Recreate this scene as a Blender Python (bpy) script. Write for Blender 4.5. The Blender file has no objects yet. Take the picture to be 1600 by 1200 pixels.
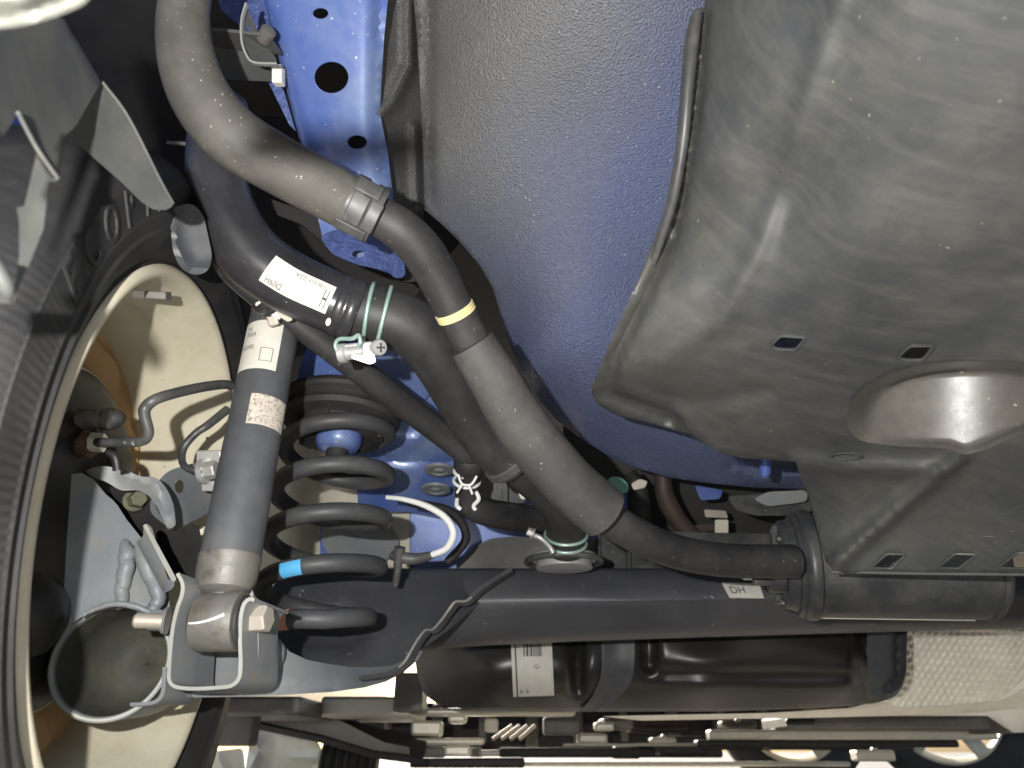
import bpy, bmesh, math, random
import numpy as np
from mathutils import Vector, Matrix
from mathutils.geometry import delaunay_2d_cdt
random.seed(4); rng = np.random.default_rng(4)
sc = bpy.context.scene
COL = sc.collection

# ------------------------------------------------------------------ camera
PITCH = math.radians(28.0)
FPX = 1081.0
CAM = np.array([0.0, 0.0, 0.14])
RIGHT = np.array([1.0, 0, 0])
UP = np.array([0, -math.sin(PITCH), math.cos(PITCH)])
FWD = np.array([0, math.cos(PITCH), math.sin(PITCH)])
cam = bpy.data.cameras.new('camera'); camo = bpy.data.objects.new('camera', cam); COL.objects.link(camo)
camo.location = CAM; camo.rotation_euler = (math.radians(90) + PITCH, 0, 0)
cam.sensor_width = 36; cam.lens = 36 * FPX / 1600; cam.clip_start = 0.02; cam.clip_end = 500
cam.dof.use_dof = True; cam.dof.focus_distance = 0.58; cam.dof.aperture_fstop = 9
sc.camera = camo

# ------------------------------------------------------------------ light
SUN_EL, SUN_AZ = math.radians(25), math.radians(-14)
w = bpy.data.worlds.new('World'); sc.world = w; w.use_nodes = True
nt = w.node_tree
sky = nt.nodes.new('ShaderNodeTexSky'); sky.sky_type = 'NISHITA'; sky.sun_disc = False
sky.sun_elevation = SUN_EL; sky.sun_rotation = SUN_AZ; sky.dust_density = 3.0
nt.links.new(sky.outputs[0], nt.nodes['Background'].inputs[0])
nt.nodes['Background'].inputs[1].default_value = 0.08
sun = bpy.data.lights.new('sun', 'SUN'); sun.energy = 3.0; sun.angle = math.radians(0.5); sun.color = (1, .94, .84)
suno = bpy.data.objects.new('sun', sun); COL.objects.link(suno)
sd = Vector((math.sin(SUN_AZ) * math.cos(SUN_EL), math.cos(SUN_AZ) * math.cos(SUN_EL), math.sin(SUN_EL)))
suno.rotation_euler = sd.to_track_quat('Z', 'Y').to_euler()
# the phone's flash, left of and a little above the lens
fl = bpy.data.lights.new('phone_flash', 'POINT'); fl.energy = 7.2; fl.shadow_soft_size = 0.004; fl.color = (1, .985, .95)
flo = bpy.data.objects.new('phone_flash', fl); COL.objects.link(flo)
flo.location = CAM + RIGHT * -0.075 + UP * 0.035 + FWD * 0.0
vs = sc.view_settings; vs.view_transform = 'Standard'; vs.look = 'None'; vs.gamma = 1; vs.exposure = 1.6
sc.cycles.max_bounces = 6

# ------------------------------------------------------------------ helpers
def P(px, py, d):
    return CAM + FWD * d + RIGHT * ((px - 800) / FPX * d) + UP * ((600 - py) / FPX * d)
def PP(px, py, d):
    px, py, d = (np.asarray(a, float)[..., None] for a in (px, py, d))
    return CAM + FWD * d + RIGHT * ((px - 800) / FPX * d) + UP * ((600 - py) / FPX * d)
def m_(px, d): return px * d / FPX
def nrm(v): v = np.asarray(v, float); return v / (np.linalg.norm(v) + 1e-12)
def lin(r, g, b):
    f = lambda c: (c / 12.92 if c <= .04045 else ((c + .055) / 1.055) ** 2.4)
    return (f(r / 255), f(g / 255), f(b / 255))
ORG = {}
def thing(name, label, cat, loc, group=None):
    o = bpy.data.objects.new(name, None); COL.objects.link(o); o.empty_display_size = .02
    o.location = loc; ORG[o] = np.array(loc, float); tag(o, label, cat, group); return o
def tag(o, label=None, cat=None, group=None, kind=None):
    if label: o['label'] = label
    if cat: o['category'] = cat
    if group: o['group'] = group
    if kind: o['kind'] = kind
    return o
def mesh(name, V, Fc, mat, parent=None, sharp=38, bevel=0, smooth=True):
    V = np.asarray(V, float)
    if parent is not None: org = ORG[parent]
    else:
        org = V.mean(0).copy(); org[2] = V[:, 2].min()
    me = bpy.data.meshes.new(name)
    me.from_pydata((V - org).tolist(), [], [list(map(int, f)) for f in Fc])
    bm = bmesh.new(); bm.from_mesh(me); bmesh.ops.recalc_face_normals(bm, faces=bm.faces); bm.to_mesh(me); bm.free()
    if smooth:
        me.polygons.foreach_set('use_smooth', [True] * len(me.polygons)); me.set_sharp_from_angle(angle=math.radians(sharp))
    if isinstance(mat, (list, tuple)):
        for q in mat: me.materials.append(q)
    else: me.materials.append(mat)
    o = bpy.data.objects.new(name, me); COL.objects.link(o); ORG[o] = org
    if parent is not None: o.parent = parent
    else: o.location = org
    if bevel:
        b = o.modifiers.new('bevel', 'BEVEL'); b.width = bevel; b.segments = 2; b.limit_method = 'ANGLE'; b.angle_limit = math.radians(40)
    return o
class MB:
    def __init__(s): s.V = []; s.F = []
    def add(s, V, Fc):
        k = len(s.V); s.V += [list(v) for v in V]; s.F += [[i + k for i in f] for f in Fc]; return s
    def build(s, name, mat, parent=None, **k): return mesh(name, s.V, s.F, mat, parent, **k)
def crom(pts, n):
    p = np.asarray(pts, float); N = len(p)
    if N == 2:
        t = np.linspace(0, 1, n)[:, None]; return p[0] * (1 - t) + p[1] * t
    q = np.vstack([2 * p[0] - p[1], p, 2 * p[-1] - p[-2]]); out = []
    for u in np.linspace(0, N - 1, n):
        i = min(int(u), N - 2); t = u - i; a, b, c, d = q[i:i + 4]
        out.append(.5 * (2 * b + (c - a) * t + (2 * a - 5 * b + 4 * c - d) * t * t + (3 * b - a - 3 * c + d) * t ** 3))
    return np.array(out)
class Tube:
    """a swept round section; W = world centre line, R = radii"""
    def __init__(s, W, R, n=22, cap=True, hollow=False, closed=False, round_end=0):
        s.W = W = np.asarray(W, float); s.R = R = np.asarray(R, float); N = len(W)
        T = np.gradient(W, axis=0)
        if closed: T = np.roll(W, -1, 0) - np.roll(W, 1, 0)
        T /= np.linalg.norm(T, axis=1)[:, None] + 1e-12; s.T = T
        a = np.array([0, 0, 1.]) if abs(T[0][2]) < .9 else np.array([1., 0, 0])
        nn = nrm(a - T[0] * (a @ T[0])); V = []; ang = np.arange(n) / n * 2 * math.pi
        for i in range(N):
            nn = nrm(nn - T[i] * (nn @ T[i])); b = np.cross(T[i], nn)
            V += list(W[i] + R[i] * (np.cos(ang)[:, None] * nn + np.sin(ang)[:, None] * b))
        Fc = []
        for i in range(N if closed else N - 1):
            for j in range(n):
                k = (j + 1) % n; i2 = (i + 1) % N
                Fc.append([i * n + j, i * n + k, i2 * n + k, i2 * n + j])
        if not closed and cap:
            Fc.append(list(range(n))[::-1]); Fc.append([(N - 1) * n + j for j in range(n)])
        s.V, s.F = V, Fc
    def at(s, u):
        x = u * (len(s.W) - 1); i = min(int(x), len(s.W) - 2); t = x - i
        return s.W[i] * (1 - t) + s.W[i + 1] * t, s.R[i] * (1 - t) + s.R[i + 1] * t, nrm(s.T[i] * (1 - t) + s.T[i + 1] * t)
    def surf(s, u, ang, off=0):
        """point on the skin: ang 0 faces the camera, positive to the left of travel seen from there"""
        p, r, t = s.at(u); v = CAM - p; n0 = nrm(v - t * (v @ t)); b = np.cross(n0, t)
        return p + (r + off) * (math.cos(ang) * n0 + math.sin(ang) * b)
def tubepx(ctrl, N=48, n=22, **k):
    c = crom([(x, y, d, r) for x, y, d, r in ctrl], N)
    return Tube(PP(c[:, 0], c[:, 1], c[:, 2]), c[:, 3] * c[:, 2] / FPX, n, **k)
def frame(axis):
    a = nrm(axis); h = np.array([0, 0, 1.]) if abs(a[2]) < .9 else np.array([0, 1., 0])
    e1 = nrm(np.cross(h, a)); return a, e1, np.cross(a, e1)
def lathe(prof, o, axis, n=48, closed=False, ph=0):
    a, e1, e2 = frame(axis); V = []; Fc = []; t = np.arange(n) / n * 2 * math.pi + ph
    for r, h in prof: V += list(np.asarray(o) + a * h + r * (np.cos(t)[:, None] * e1 + np.sin(t)[:, None] * e2))
    m = len(prof)
    for i in range(m if closed else m - 1):
        i2 = (i + 1) % m
        for j in range(n):
            k = (j + 1) % n; Fc.append([i * n + j, i * n + k, i2 * n + k, i2 * n + j])
    if not closed:
        if prof[0][0] > 1e-6: Fc.append(list(range(n))[::-1])
        if prof[-1][0] > 1e-6: Fc.append([(m - 1) * n + j for j in range(n)])
    return V, Fc
def torus(o, axis, R, r, n=56, k=10, ph0=0, ph1=None):
    a, e1, e2 = frame(axis)
    if ph1 is None:
        t = np.arange(n) / n * 2 * math.pi; W = np.asarray(o) + R * (np.cos(t)[:, None] * e1 + np.sin(t)[:, None] * e2)
        T = Tube(W, np.full(n, r), k, closed=True)
    else:
        t = np.linspace(ph0, ph1, n); W = np.asarray(o) + R * (np.cos(t)[:, None] * e1 + np.sin(t)[:, None] * e2)
        T = Tube(W, np.full(n, r), k)
    return T.V, T.F
def boxv(c, ax, ay, az):
    c, ax, ay, az = map(lambda q: np.asarray(q, float), (c, ax, ay, az))
    V = [c + i * ax + j * ay + k * az for k in (-1, 1) for j in (-1, 1) for i in (-1, 1)]
    return V, [[0, 1, 3, 2], [4, 6, 7, 5], [0, 4, 5, 1], [2, 3, 7, 6], [0, 2, 6, 4], [1, 5, 7, 3]]
def pbox(x0, x1, y0, y1, d, depth):
    """a box whose front face covers this part of the view at distance d"""
    c = P((x0 + x1) / 2, (y0 + y1) / 2, d) + FWD * depth / 2
    return boxv(c, RIGHT * m_((x1 - x0) / 2, d), UP * m_((y1 - y0) / 2, d), FWD * depth / 2)
def tps(ctrl):
    c = np.asarray(ctrl, float); X = c[:, :2] / 400.; n = len(X)
    k = lambda r2: np.where(r2 > 1e-12, .5 * r2 * np.log(np.maximum(r2, 1e-12)), 0)
    K = k(((X[:, None] - X[None]) ** 2).sum(2)) + np.eye(n) * 1e-4
    Q = np.hstack([np.ones((n, 1)), X]); A = np.block([[K, Q], [Q.T, np.zeros((3, 3))]])
    s = np.linalg.solve(A, np.concatenate([c[:, 2], np.zeros(3)]))
    def f(q):
        q = np.asarray(q, float) / 400.
        return k(((q[:, None] - X[None]) ** 2).sum(2)) @ s[:n] + s[n] + q @ s[n + 1:]
    return f
def pldist(q, pl):
    q = np.asarray(q, float); best = np.full(len(q), 1e9)
    for a, b in zip(pl[:-1], pl[1:]):
        a = np.array(a, float); b = np.array(b, float); ab = b - a
        t = np.clip(((q - a) @ ab) / (ab @ ab + 1e-9), 0, 1)
        best = np.minimum(best, np.linalg.norm(q - (a + t[:, None] * ab), axis=1))
    return best
def inside(q, poly):
    q = np.asarray(q, float); r = np.zeros(len(q), bool); p = np.asarray(poly, float)
    for (x0, y0), (x1, y1) in zip(p, np.roll(p, -1, 0)):
        c = ((y0 > q[:, 1]) != (y1 > q[:, 1])) & (q[:, 0] < (x1 - x0) * (q[:, 1] - y0) / (y1 - y0 + 1e-12) + x0); r ^= c
    return r
def dens(poly, step):
    out = []
    for a, b in zip(poly, poly[1:] + poly[:1]):
        k = max(1, int(math.hypot(b[0] - a[0], b[1] - a[1]) / step))
        for i in range(k): out.append((a[0] + (b[0] - a[0]) * i / k, a[1] + (b[1] - a[1]) * i / k))
    return out
def rnd(poly, r=8, k=3):
    """round the corners of an outline"""
    out = []; n = len(poly)
    for i in range(n):
        a, b, c = (np.array(poly[j % n], float) for j in (i - 1, i, i + 1))
        u = a - b; v = c - b; lu, lv = np.linalg.norm(u), np.linalg.norm(v); q = min(r, lu * .45, lv * .45)
        s, e = b + u / lu * q, b + v / lv * q
        for t in np.linspace(0, 1, k + 1): out.append(tuple((1 - t) ** 2 * s + 2 * t * (1 - t) * b + t * t * e))
    return out
def ell(cx, cy, rx, ry, n=20, rot=0):
    c, s = math.cos(rot), math.sin(rot)
    return [(cx + rx * math.cos(t) * c - ry * math.sin(t) * s, cy + rx * math.cos(t) * s + ry * math.sin(t) * c) for t in np.arange(n) / n * 2 * math.pi]
def sheet(outline, ctrl, thick, step=0, holes=(), ridges=(), dishes=(), dirv=None, waves=None):
    """pressed sheet: outline and holes cut from a surface whose distance is interpolated between the control points"""
    f = (lambda q: np.full(len(q), float(ctrl))) if np.isscalar(ctrl) else tps(ctrl)
    loops = [dens(list(outline), step) if step else list(outline)] + [list(h) for h in holes]
    pts = []; edges = []
    for L in loops:
        k = len(pts); pts += L; edges += [(k + i, k + (i + 1) % len(L)) for i in range(len(L))]
    if step:
        o = np.array(loops[0]); gx = np.arange(o[:, 0].min() + step * .5, o[:, 0].max(), step); gy = np.arange(o[:, 1].min() + step * .5, o[:, 1].max(), step)
        g = np.stack(np.meshgrid(gx, gy), -1).reshape(-1, 2); g += ((np.arange(len(g)) // max(1, len(gx))) % 2)[:, None] * np.array([step * .5, 0])
        ok = inside(g, loops[0]) & (pldist(g, loops[0] + loops[0][:1]) > step * .45)
        for h in loops[1:]: ok &= ~inside(g, h) & (pldist(g, h + h[:1]) > step * .4)
        pts += [tuple(x) for x in g[ok]]
    v2, _, fc, *_ = delaunay_2d_cdt([Vector(p) for p in pts], edges, [], 0, 1e-4)
    q = np.array([tuple(v) for v in v2]); cen = np.array([np.mean([q[i] for i in t], 0) for t in fc])
    keep = inside(cen, loops[0])
    for h in loops[1:]: keep &= ~inside(cen, h)
    fc = [list(t) for t, kk in zip(fc, keep) if kk]
    used = sorted({i for t in fc for i in t}); mp = {a: b for b, a in enumerate(used)}
    q = q[used]; fc = [[mp[i] for i in t] for t in fc]
    d = f(q)
    for pl, wd, amp in ridges: d = d + amp * np.exp(-(pldist(q, pl) / wd) ** 2)
    for poly, wd, amp in dishes:
        x = np.clip(pldist(q, list(poly) + [poly[0]]) / wd, 0, 1) * inside(q, poly); d = d + amp * x * x * (3 - 2 * x)
    if waves is not None: d = d + waves(q)
    A = PP(q[:, 0], q[:, 1], d); n = len(A)
    B = A + (np.asarray(dirv) if dirv is not None else nrm_rows(A - CAM)) * thick
    cnt = {}
    for t in fc:
        for a, b in zip(t, t[1:] + t[:1]): cnt.setdefault((min(a, b), max(a, b)), []).append((a, b))
    F2 = [t for t in fc] + [[i + n for i in t[::-1]] for t in fc] + [[e[0][1], e[0][0], e[0][0] + n, e[0][1] + n] for e in cnt.values() if len(e) == 1]
    return np.vstack([A, B]), F2
def strip(path, th, depth, dvec, d):
    """plate standing on a picture path, th pixels thick"""
    p = np.array(path, float); T = np.gradient(p, axis=0); N2 = np.stack([-T[:, 1], T[:, 0]], 1); N2 /= np.linalg.norm(N2, axis=1)[:, None]
    a, b = p + N2 * th / 2, p - N2 * th / 2; dd = np.full(len(p), d) if np.isscalar(d) else np.asarray(d)
    A, B = PP(a[:, 0], a[:, 1], dd), PP(b[:, 0], b[:, 1], dd); n = len(p); V = np.vstack([A, B, A + dvec * depth, B + dvec * depth]); Fq = []
    for i in range(n - 1):
        Fq += [[i, i + 1, n + i + 1, n + i], [2 * n + i, 3 * n + i, 3 * n + i + 1, 2 * n + i + 1], [i, 2 * n + i, 2 * n + i + 1, i + 1], [n + i, n + i + 1, 3 * n + i + 1, 3 * n + i]]
    Fq += [[0, n, 3 * n, 2 * n], [n - 1, 3 * n - 1, 4 * n - 1, 2 * n - 1]]; return V, Fq
def nrm_rows(a): return a / np.linalg.norm(a, axis=1)[:, None]
def text2d(s, size=1.0, sub=True):
    cu = bpy.data.curves.new('t', 'FONT'); cu.body = s; cu.size = size; cu.resolution_u = 3; cu.align_x = 'CENTER'; cu.align_y = 'CENTER'
    o = bpy.data.objects.new('t', cu); me = bpy.data.meshes.new_from_object(o)
    V = np.array([tuple(v.co)[:2] for v in me.vertices]); Fc = [list(p.vertices) for p in me.polygons]
    if s != 'ECOPIA' and sub:
        bm = bmesh.new(); bm.from_mesh(me); bmesh.ops.triangulate(bm, faces=bm.faces)
        for _ in range(2):
            L = [e for e in bm.edges if e.calc_length() > .22]
            if L: bmesh.ops.subdivide_edges(bm, edges=L, cuts=1); bmesh.ops.triangulate(bm, faces=[f for f in bm.faces if len(f.verts) > 3])
        bm.to_mesh(me); bm.free(); V = np.array([tuple(v.co)[:2] for v in me.vertices]); Fc = [list(p.vertices) for p in me.polygons]
    bpy.data.objects.remove(o); bpy.data.meshes.remove(me); bpy.data.curves.remove(cu); return V, Fc
def bolt(mb, o, axis, r, h, flange=1.35, fh=.25):
    a = nrm(axis)
    mb.add(*lathe([(r * flange, 0), (r * flange, h * fh * .6), (r * 1.1, h * fh)], o, a, 28))
    mb.add(*lathe([(r, h * fh * .8), (r, h * .92), (r * .86, h)], o, a, 6))

# ------------------------------------------------------------------ materials
MATS = {}
def mat(name, base, rough=.5, metal=0, var=.25, vs_=12, dust=None, speck=None, bump=None, bump2=None, coat=0, base2=None, spec=.5, streak=None, spray_and_light=None):
    m = bpy.data.materials.new(name); m.use_nodes = True; t = m.node_tree; N = t.nodes; L = t.links; b = N['Principled BSDF']
    tc = N.new('ShaderNodeTexCoord'); co = tc.outputs['Object']
    def noise(scale, det=4, rgh=.6):
        n = N.new('ShaderNodeTexNoise'); n.inputs['Scale'].default_value = scale; n.inputs['Detail'].default_value = det; n.inputs['Roughness'].default_value = rgh
        L.new(co, n.inputs['Vector']); return n.outputs[0]
    def ramp(x, a, bb, va=0, vb=1):
        r = N.new('ShaderNodeMapRange'); r.inputs[1].default_value = a; r.inputs[2].default_value = bb; r.inputs[3].default_value = va; r.inputs[4].default_value = vb; L.new(x, r.inputs[0]); return r.outputs[0]
    def mix(f, a, c):
        r = N.new('ShaderNodeMix'); r.data_type = 'RGBA'
        if hasattr(f, 'links') or not isinstance(f, (int, float)): L.new(f, r.inputs[0])
        else: r.inputs[0].default_value = f
        for s, v in ((6, a), (7, c)):
            if isinstance(v, (tuple, list)): r.inputs[s].default_value = (*v[:3], 1)
            else: L.new(v, r.inputs[s])
        return r.outputs[2]
    lo = tuple(c * (1 - var) for c in base); hi = tuple(min(1, c * (1 + var)) for c in base)
    col = mix(ramp(noise(vs_, 5), .3, .7), lo, hi)
    if base2: col = mix(ramp(noise(base2[1], 4), base2[2], base2[3]), col, base2[0])
    if spray_and_light:   # sprayed second coat that thins out along the panel, with lighting hue painted in
        dv, a_, b_, c2 = spray_and_light
        dp = N.new('ShaderNodeVectorMath'); dp.operation = 'DOT_PRODUCT'; L.new(co, dp.inputs[0]); dp.inputs[1].default_value = dv
        ad = N.new('ShaderNodeMath'); ad.operation = 'MULTIPLY_ADD'; L.new(noise(7, 4), ad.inputs[0]); ad.inputs[1].default_value = .16; L.new(dp.outputs['Value'], ad.inputs[2])
        col = mix(ramp(ad.outputs[0], a_ + .08, b_ + .08), col, c2)
    rg = None
    if dust:
        dc, amt, scl = dust[:3]
        f = ramp(noise(scl, 5, .7), .38, .68, 0, amt); f2 = ramp(noise(scl * 9, 3, .7), .3, .7, .45, 1)
        mm = N.new('ShaderNodeMath'); mm.operation = 'MULTIPLY'; L.new(f, mm.inputs[0]); L.new(f2, mm.inputs[1])
        col = mix(mm.outputs[0], col, dc)
        rg = ramp(mm.outputs[0], 0, 1, rough, min(1, rough + .4))
    if streak:
        mp = N.new('ShaderNodeMapping'); mp.inputs['Scale'].default_value = (9, 60, 9); mp.inputs['Rotation'].default_value = (.3, .2, .6); L.new(co, mp.inputs[0])
        n = N.new('ShaderNodeTexNoise'); n.inputs['Scale'].default_value = 1.6; n.inputs['Detail'].default_value = 5; n.inputs['Roughness'].default_value = .7; L.new(mp.outputs[0], n.inputs['Vector'])
        col = mix(ramp(n.outputs[0], .48, .75, 0, streak[1]), col, streak[0])
    if speck:
        scol, dens_, scl = speck
        v = N.new('ShaderNodeTexVoronoi'); v.inputs['Scale'].default_value = scl
        wv = N.new('ShaderNodeVectorMath'); wv.operation = 'MULTIPLY_ADD'
        nz = N.new('ShaderNodeTexNoise'); nz.inputs['Scale'].default_value = scl * 2.2; L.new(co, nz.inputs['Vector'])
        wv.inputs[1].default_value = (.8 / scl,) * 3; L.new(nz.outputs[1], wv.inputs[0]); L.new(co, wv.inputs[2]); L.new(wv.outputs[0], v.inputs['Vector'])
        sp = N.new('ShaderNodeSeparateColor'); L.new(v.outputs['Color'], sp.inputs[0])
        near = ramp(v.outputs['Distance'], .10, .24, 1, 0); pick = ramp(sp.outputs[0], 1 - dens_, 1 - dens_ * .8)
        sz = ramp(noise(scl * .12, 3), .4, .62)
        m1 = N.new('ShaderNodeMath'); m1.operation = 'MULTIPLY'; L.new(near, m1.inputs[0]); L.new(pick, m1.inputs[1])
        m2 = N.new('ShaderNodeMath'); m2.operation = 'MULTIPLY'; L.new(m1.outputs[0], m2.inputs[0]); L.new(sz, m2.inputs[1])
        col = mix(m2.outputs[0], col, scol)
    L.new(col, b.inputs['Base Color'])
    b.inputs['Metallic'].default_value = metal; b.inputs['Specular IOR Level'].default_value = spec
    if rg is None: rg = ramp(noise(vs_ * 4, 5), .3, .7, max(.02, rough - .07), min(1, rough + .07))
    L.new(rg, b.inputs['Roughness'])
    if coat: b.inputs['Coat Weight'].default_value = coat; b.inputs['Coat Roughness'].default_value = .1
    prev = None
    for bp in (bump, bump2):
        if not bp: continue
        st, scl, dist = bp
        bn = N.new('ShaderNodeBump'); bn.inputs['Strength'].default_value = st; bn.inputs['Distance'].default_value = dist
        L.new(noise(scl, 3, .55), bn.inputs['Height'])
        if prev: L.new(prev, bn.inputs['Normal'])
        prev = bn.outputs[0]
    if prev: L.new(prev, b.inputs['Normal'])
    MATS[name] = m; return m
DUST = (.30, .27, .22)
M = {}
M['rubber'] = mat('rubber', (.016, .016, .017), .62, dust=((.09, .08, .07), .35, 9), bump=(.25, 500, .0006))
M['tyre'] = mat('tyre', (.014, .014, .015), .6, dust=((.06, .055, .05), .5, 8), bump=(.2, 300, .0005))
M['hose'] = mat('hose', (.020, .0195, .0205), .52, dust=((.095, .088, .083), .42, 14), speck=((.36, .33, .3), .08, 330), bump=(.2, 350, .0005))
M['sleeve'] = mat('sleeve', (.05, .047, .043), .6, var=.15, dust=((.155, .146, .124), .55, 9), speck=((.50, .45, .37), .24, 360), bump=(.3, 420, .0005))
M['foam'] = mat('foam', (.042, .040, .039), .62, var=.15, dust=((.125, .116, .108), .5, 16), speck=((.4, .37, .33), .08, 340), bump=(.45, 900, .0004))
M['gloss_black'] = mat('gloss_black', (.022, .022, .025), .26, dust=((.12, .115, .115), .22, 10), speck=((.5, .47, .44), .06, 360), bump=(.06, 60, .001))
M['plastic'] = mat('plastic', (.041, .043, .046), .42, var=.14, vs_=6, dust=((.16, .155, .118), .42, 7.5), speck=((.26, .24, .18), .05, 260), streak=((.15, .147, .135), .25), bump=(.18, 60, .001), bump2=(.22, 900, .0003))
M['plastic_dark'] = mat('plastic_dark', (.035, .037, .04), .38, dust=((.2, .19, .17), .45, 14), speck=((.5, .47, .4), .07, 150), bump=(.1, 80, .001))
M['blue'] = mat('blue', (.075, .135, .41), .34, metal=.15, var=.12, vs_=5, base2=((.20, .30, .44), 9, .5, .8), dust=((.36, .38, .42), .35, 8), speck=((.7, .7, .7), .2, 240), coat=.4, bump=(.1, 260, .0006))
M['blue_rough'] = mat('blue_rough', (.085, .12, .30), .3, var=.3, vs_=150, speck=((.6, .65, .8), .25, 350), bump=(.85, 330, .0022), coat=.3)
M['underseal'] = mat('underseal', (.172, .170, .162), .27, var=.10, vs_=5, spray_and_light=((1, .45, 0), -.31, -.15, (.112, .136, .245)), speck=((.5, .5, .55), .10, 260), bump=(1.0, 560, .0030))
M['underseal_grey'] = mat('underseal_grey', (.13, .13, .128), .3, var=.10, vs_=5, speck=((.5, .5, .55), .10, 260), bump=(1.0, 560, .0030))
M['arm_paint'] = mat('arm_paint', (.155, .170, .188), .48, var=.12, dust=((.30, .27, .20), .4, 18), base2=((.21, .17, .12), 26, .64, .74), speck=((.12, .09, .06), .06, 120), bump=(.25, 90, .001))
M['raw_edge'] = mat('raw_edge', (.34, .35, .33), .5, metal=.3, dust=((.36, .32, .22), .4, 40))
M['tube_inside'] = mat('tube_inside', (.055, .058, .048), .7, dust=((.12, .11, .065), .7, 20), bump=(.3, 300, .0008))
M['beam'] = mat('beam', (.055, .056, .064), .42, var=.12, dust=((.15, .145, .14), .35, 8), speck=((.4, .38, .35), .05, 120), bump=(.12, 40, .001))
M['damper'] = mat('damper', (.062, .065, .072), .5, var=.12, dust=((.17, .165, .16), .4, 12), bump=(.15, 700, .0004))
M['dusty_metal'] = mat('dusty_metal', (.15, .145, .135), .52, metal=.35, dust=((.24, .215, .165), .5, 60), base2=((.085, .07, .055), 45, .52, .68), bump=(.3, 250, .001))
M['spring'] = mat('spring', (.045, .046, .05), .48, dust=((.15, .145, .14), .3, 18), bump=(.12, 300, .0006))
M['zinc'] = mat('zinc', (.50, .50, .49), .4, metal=.55, var=.1, dust=((.5, .46, .38), .3, 80))
M['bolt'] = mat('bolt', (.52, .47, .41), .45, metal=.5, dust=((.4, .33, .24), .4, 90))
M['rusty'] = mat('rusty', (.10, .055, .035), .7, metal=.3, base2=((.22, .19, .14), 150, .5, .7))
M['green_wire'] = mat('green_wire', (.36, .52, .47), .38, metal=.4, var=.12, vs_=60, base2=((.6, .66, .63), 40, .5, .7))
M['rim'] = mat('rim', (.66, .61, .47), .42, var=.08, vs_=8, dust=((.33, .25, .13), .35, 14), speck=((.10, .08, .06), .06, 130), bump=(.08, 30, .001))
M['disc'] = mat('disc', (.58, .36, .17), .55, var=.15, vs_=9, dust=((.56, .40, .22), .5, 12), bump=(.1, 60, .001))  # orange-tan base with paler tan mottling
M['drum'] = mat('drum', (.011, .011, .0115), .45, dust=((.055, .05, .04), .3, 12))
M['sticker'] = mat('sticker', (.62, .60, .54), .6, var=.06, vs_=50, dust=((.40, .36, .29), .35, 60), speck=((.2, .17, .13), .15, 420))
M['sticker_old'] = mat('sticker_old', (.50, .45, .39), .75, var=.2, vs_=120, base2=((.26, .22, .18), 420, .52, .62))
M['ink'] = mat('ink', (.045, .045, .045), .6)
M['ink_faded'] = mat('ink_faded', (.15, .14, .135), .6)
M['tank'] = mat('tank', (.022, .021, .02), .33, dust=((.06, .056, .05), .25, 6), bump=(.06, 14, .004))
M['shield'] = mat('shield', (.90, .87, .78), .4, metal=.1, var=.08, dust=((.45, .41, .32), .35, 20))
M['liner'] = mat('liner', (.022, .020, .019), .8, dust=((.05, .045, .04), .4, 6))
M['bracket'] = mat('bracket', (.075, .078, .076), .5, metal=.2, var=.2, dust=((.17, .16, .12), .5, 12), bump=(.2, 40, .001))
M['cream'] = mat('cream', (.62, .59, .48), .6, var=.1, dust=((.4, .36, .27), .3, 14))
M['yellow'] = mat('yellow', (.66, .58, .30), .5)
M['white'] = mat('white', (.78, .78, .76), .45, var=.05)
M['paint_white'] = mat('paint_white', (.82, .80, .72), .5, var=.05)
M['blue_mark'] = mat('blue_mark', (.10, .42, .72), .5, var=.1)
M['red_mark'] = mat('red_mark', (.58, .27, .20), .6, var=.15, vs_=80)
M['alu'] = mat('alu', (.72, .69, .60), .42, metal=.4, var=.1, dust=((.42, .38, .30), .3, 10))
M['floor_grey'] = mat('floor_grey', (.16, .155, .145), .5, dust=((.3, .28, .22), .4, 6))
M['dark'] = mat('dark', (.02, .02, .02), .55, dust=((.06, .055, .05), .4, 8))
M['ground'] = mat('ground', (.30, .28, .25), .85, var=.2, vs_=3, base2=((.36, .33, .28), 1.3, .45, .6), bump=(.3, 60, .004))
M['carpaint'] = mat('carpaint', (.05, .10, .40), .3, coat=.6, var=.05)
M['olive'] = mat('olive', (.11, .11, .07), .6)
M['scoop'] = mat('scoop', (.085, .08, .072), .30, var=.15, dust=((.25, .235, .2), .35, 16), speck=((.4, .38, .3), .2, 220), bump=(.1, 50, .001))
M['stay_leg'] = mat('stay_leg', (.13, .135, .13), .5, metal=.3, var=.25, vs_=40, dust=((.2, .19, .14), .5, 30))
M['bumper'] = mat('bumper', (.05, .05, .042), .5, var=.06)
M['case'] = mat('case', (.86, .82, .68), .5, var=.06, dust=((.6, .55, .42), .3, 10))
M['teal'] = mat('teal', (.12, .30, .27), .5)
M['brown'] = mat('brown', (.05, .033, .026), .6)

def wz(py, Y): return CAM[2] + Y * math.tan(PITCH + math.atan((600 - py) / FPX))
def wbox(x0, x1, y0, y1, Y, depth):
    """upright box: front face on the plane at distance Y ahead, seen between these picture limits"""
    z1, z0 = wz(y0, Y), wz(y1, Y); zm = (z0 + z1) / 2
    d = Y * FWD[1] + (zm - CAM[2]) * FWD[2]
    X0, X1 = (x0 - 800) / FPX * d, (x1 - 800) / FPX * d
    return boxv(((X0 + X1) / 2, Y + depth / 2, zm), ((X1 - X0) / 2, 0, 0), (0, depth / 2, 0), (0, 0, (z1 - z0) / 2))

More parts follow.
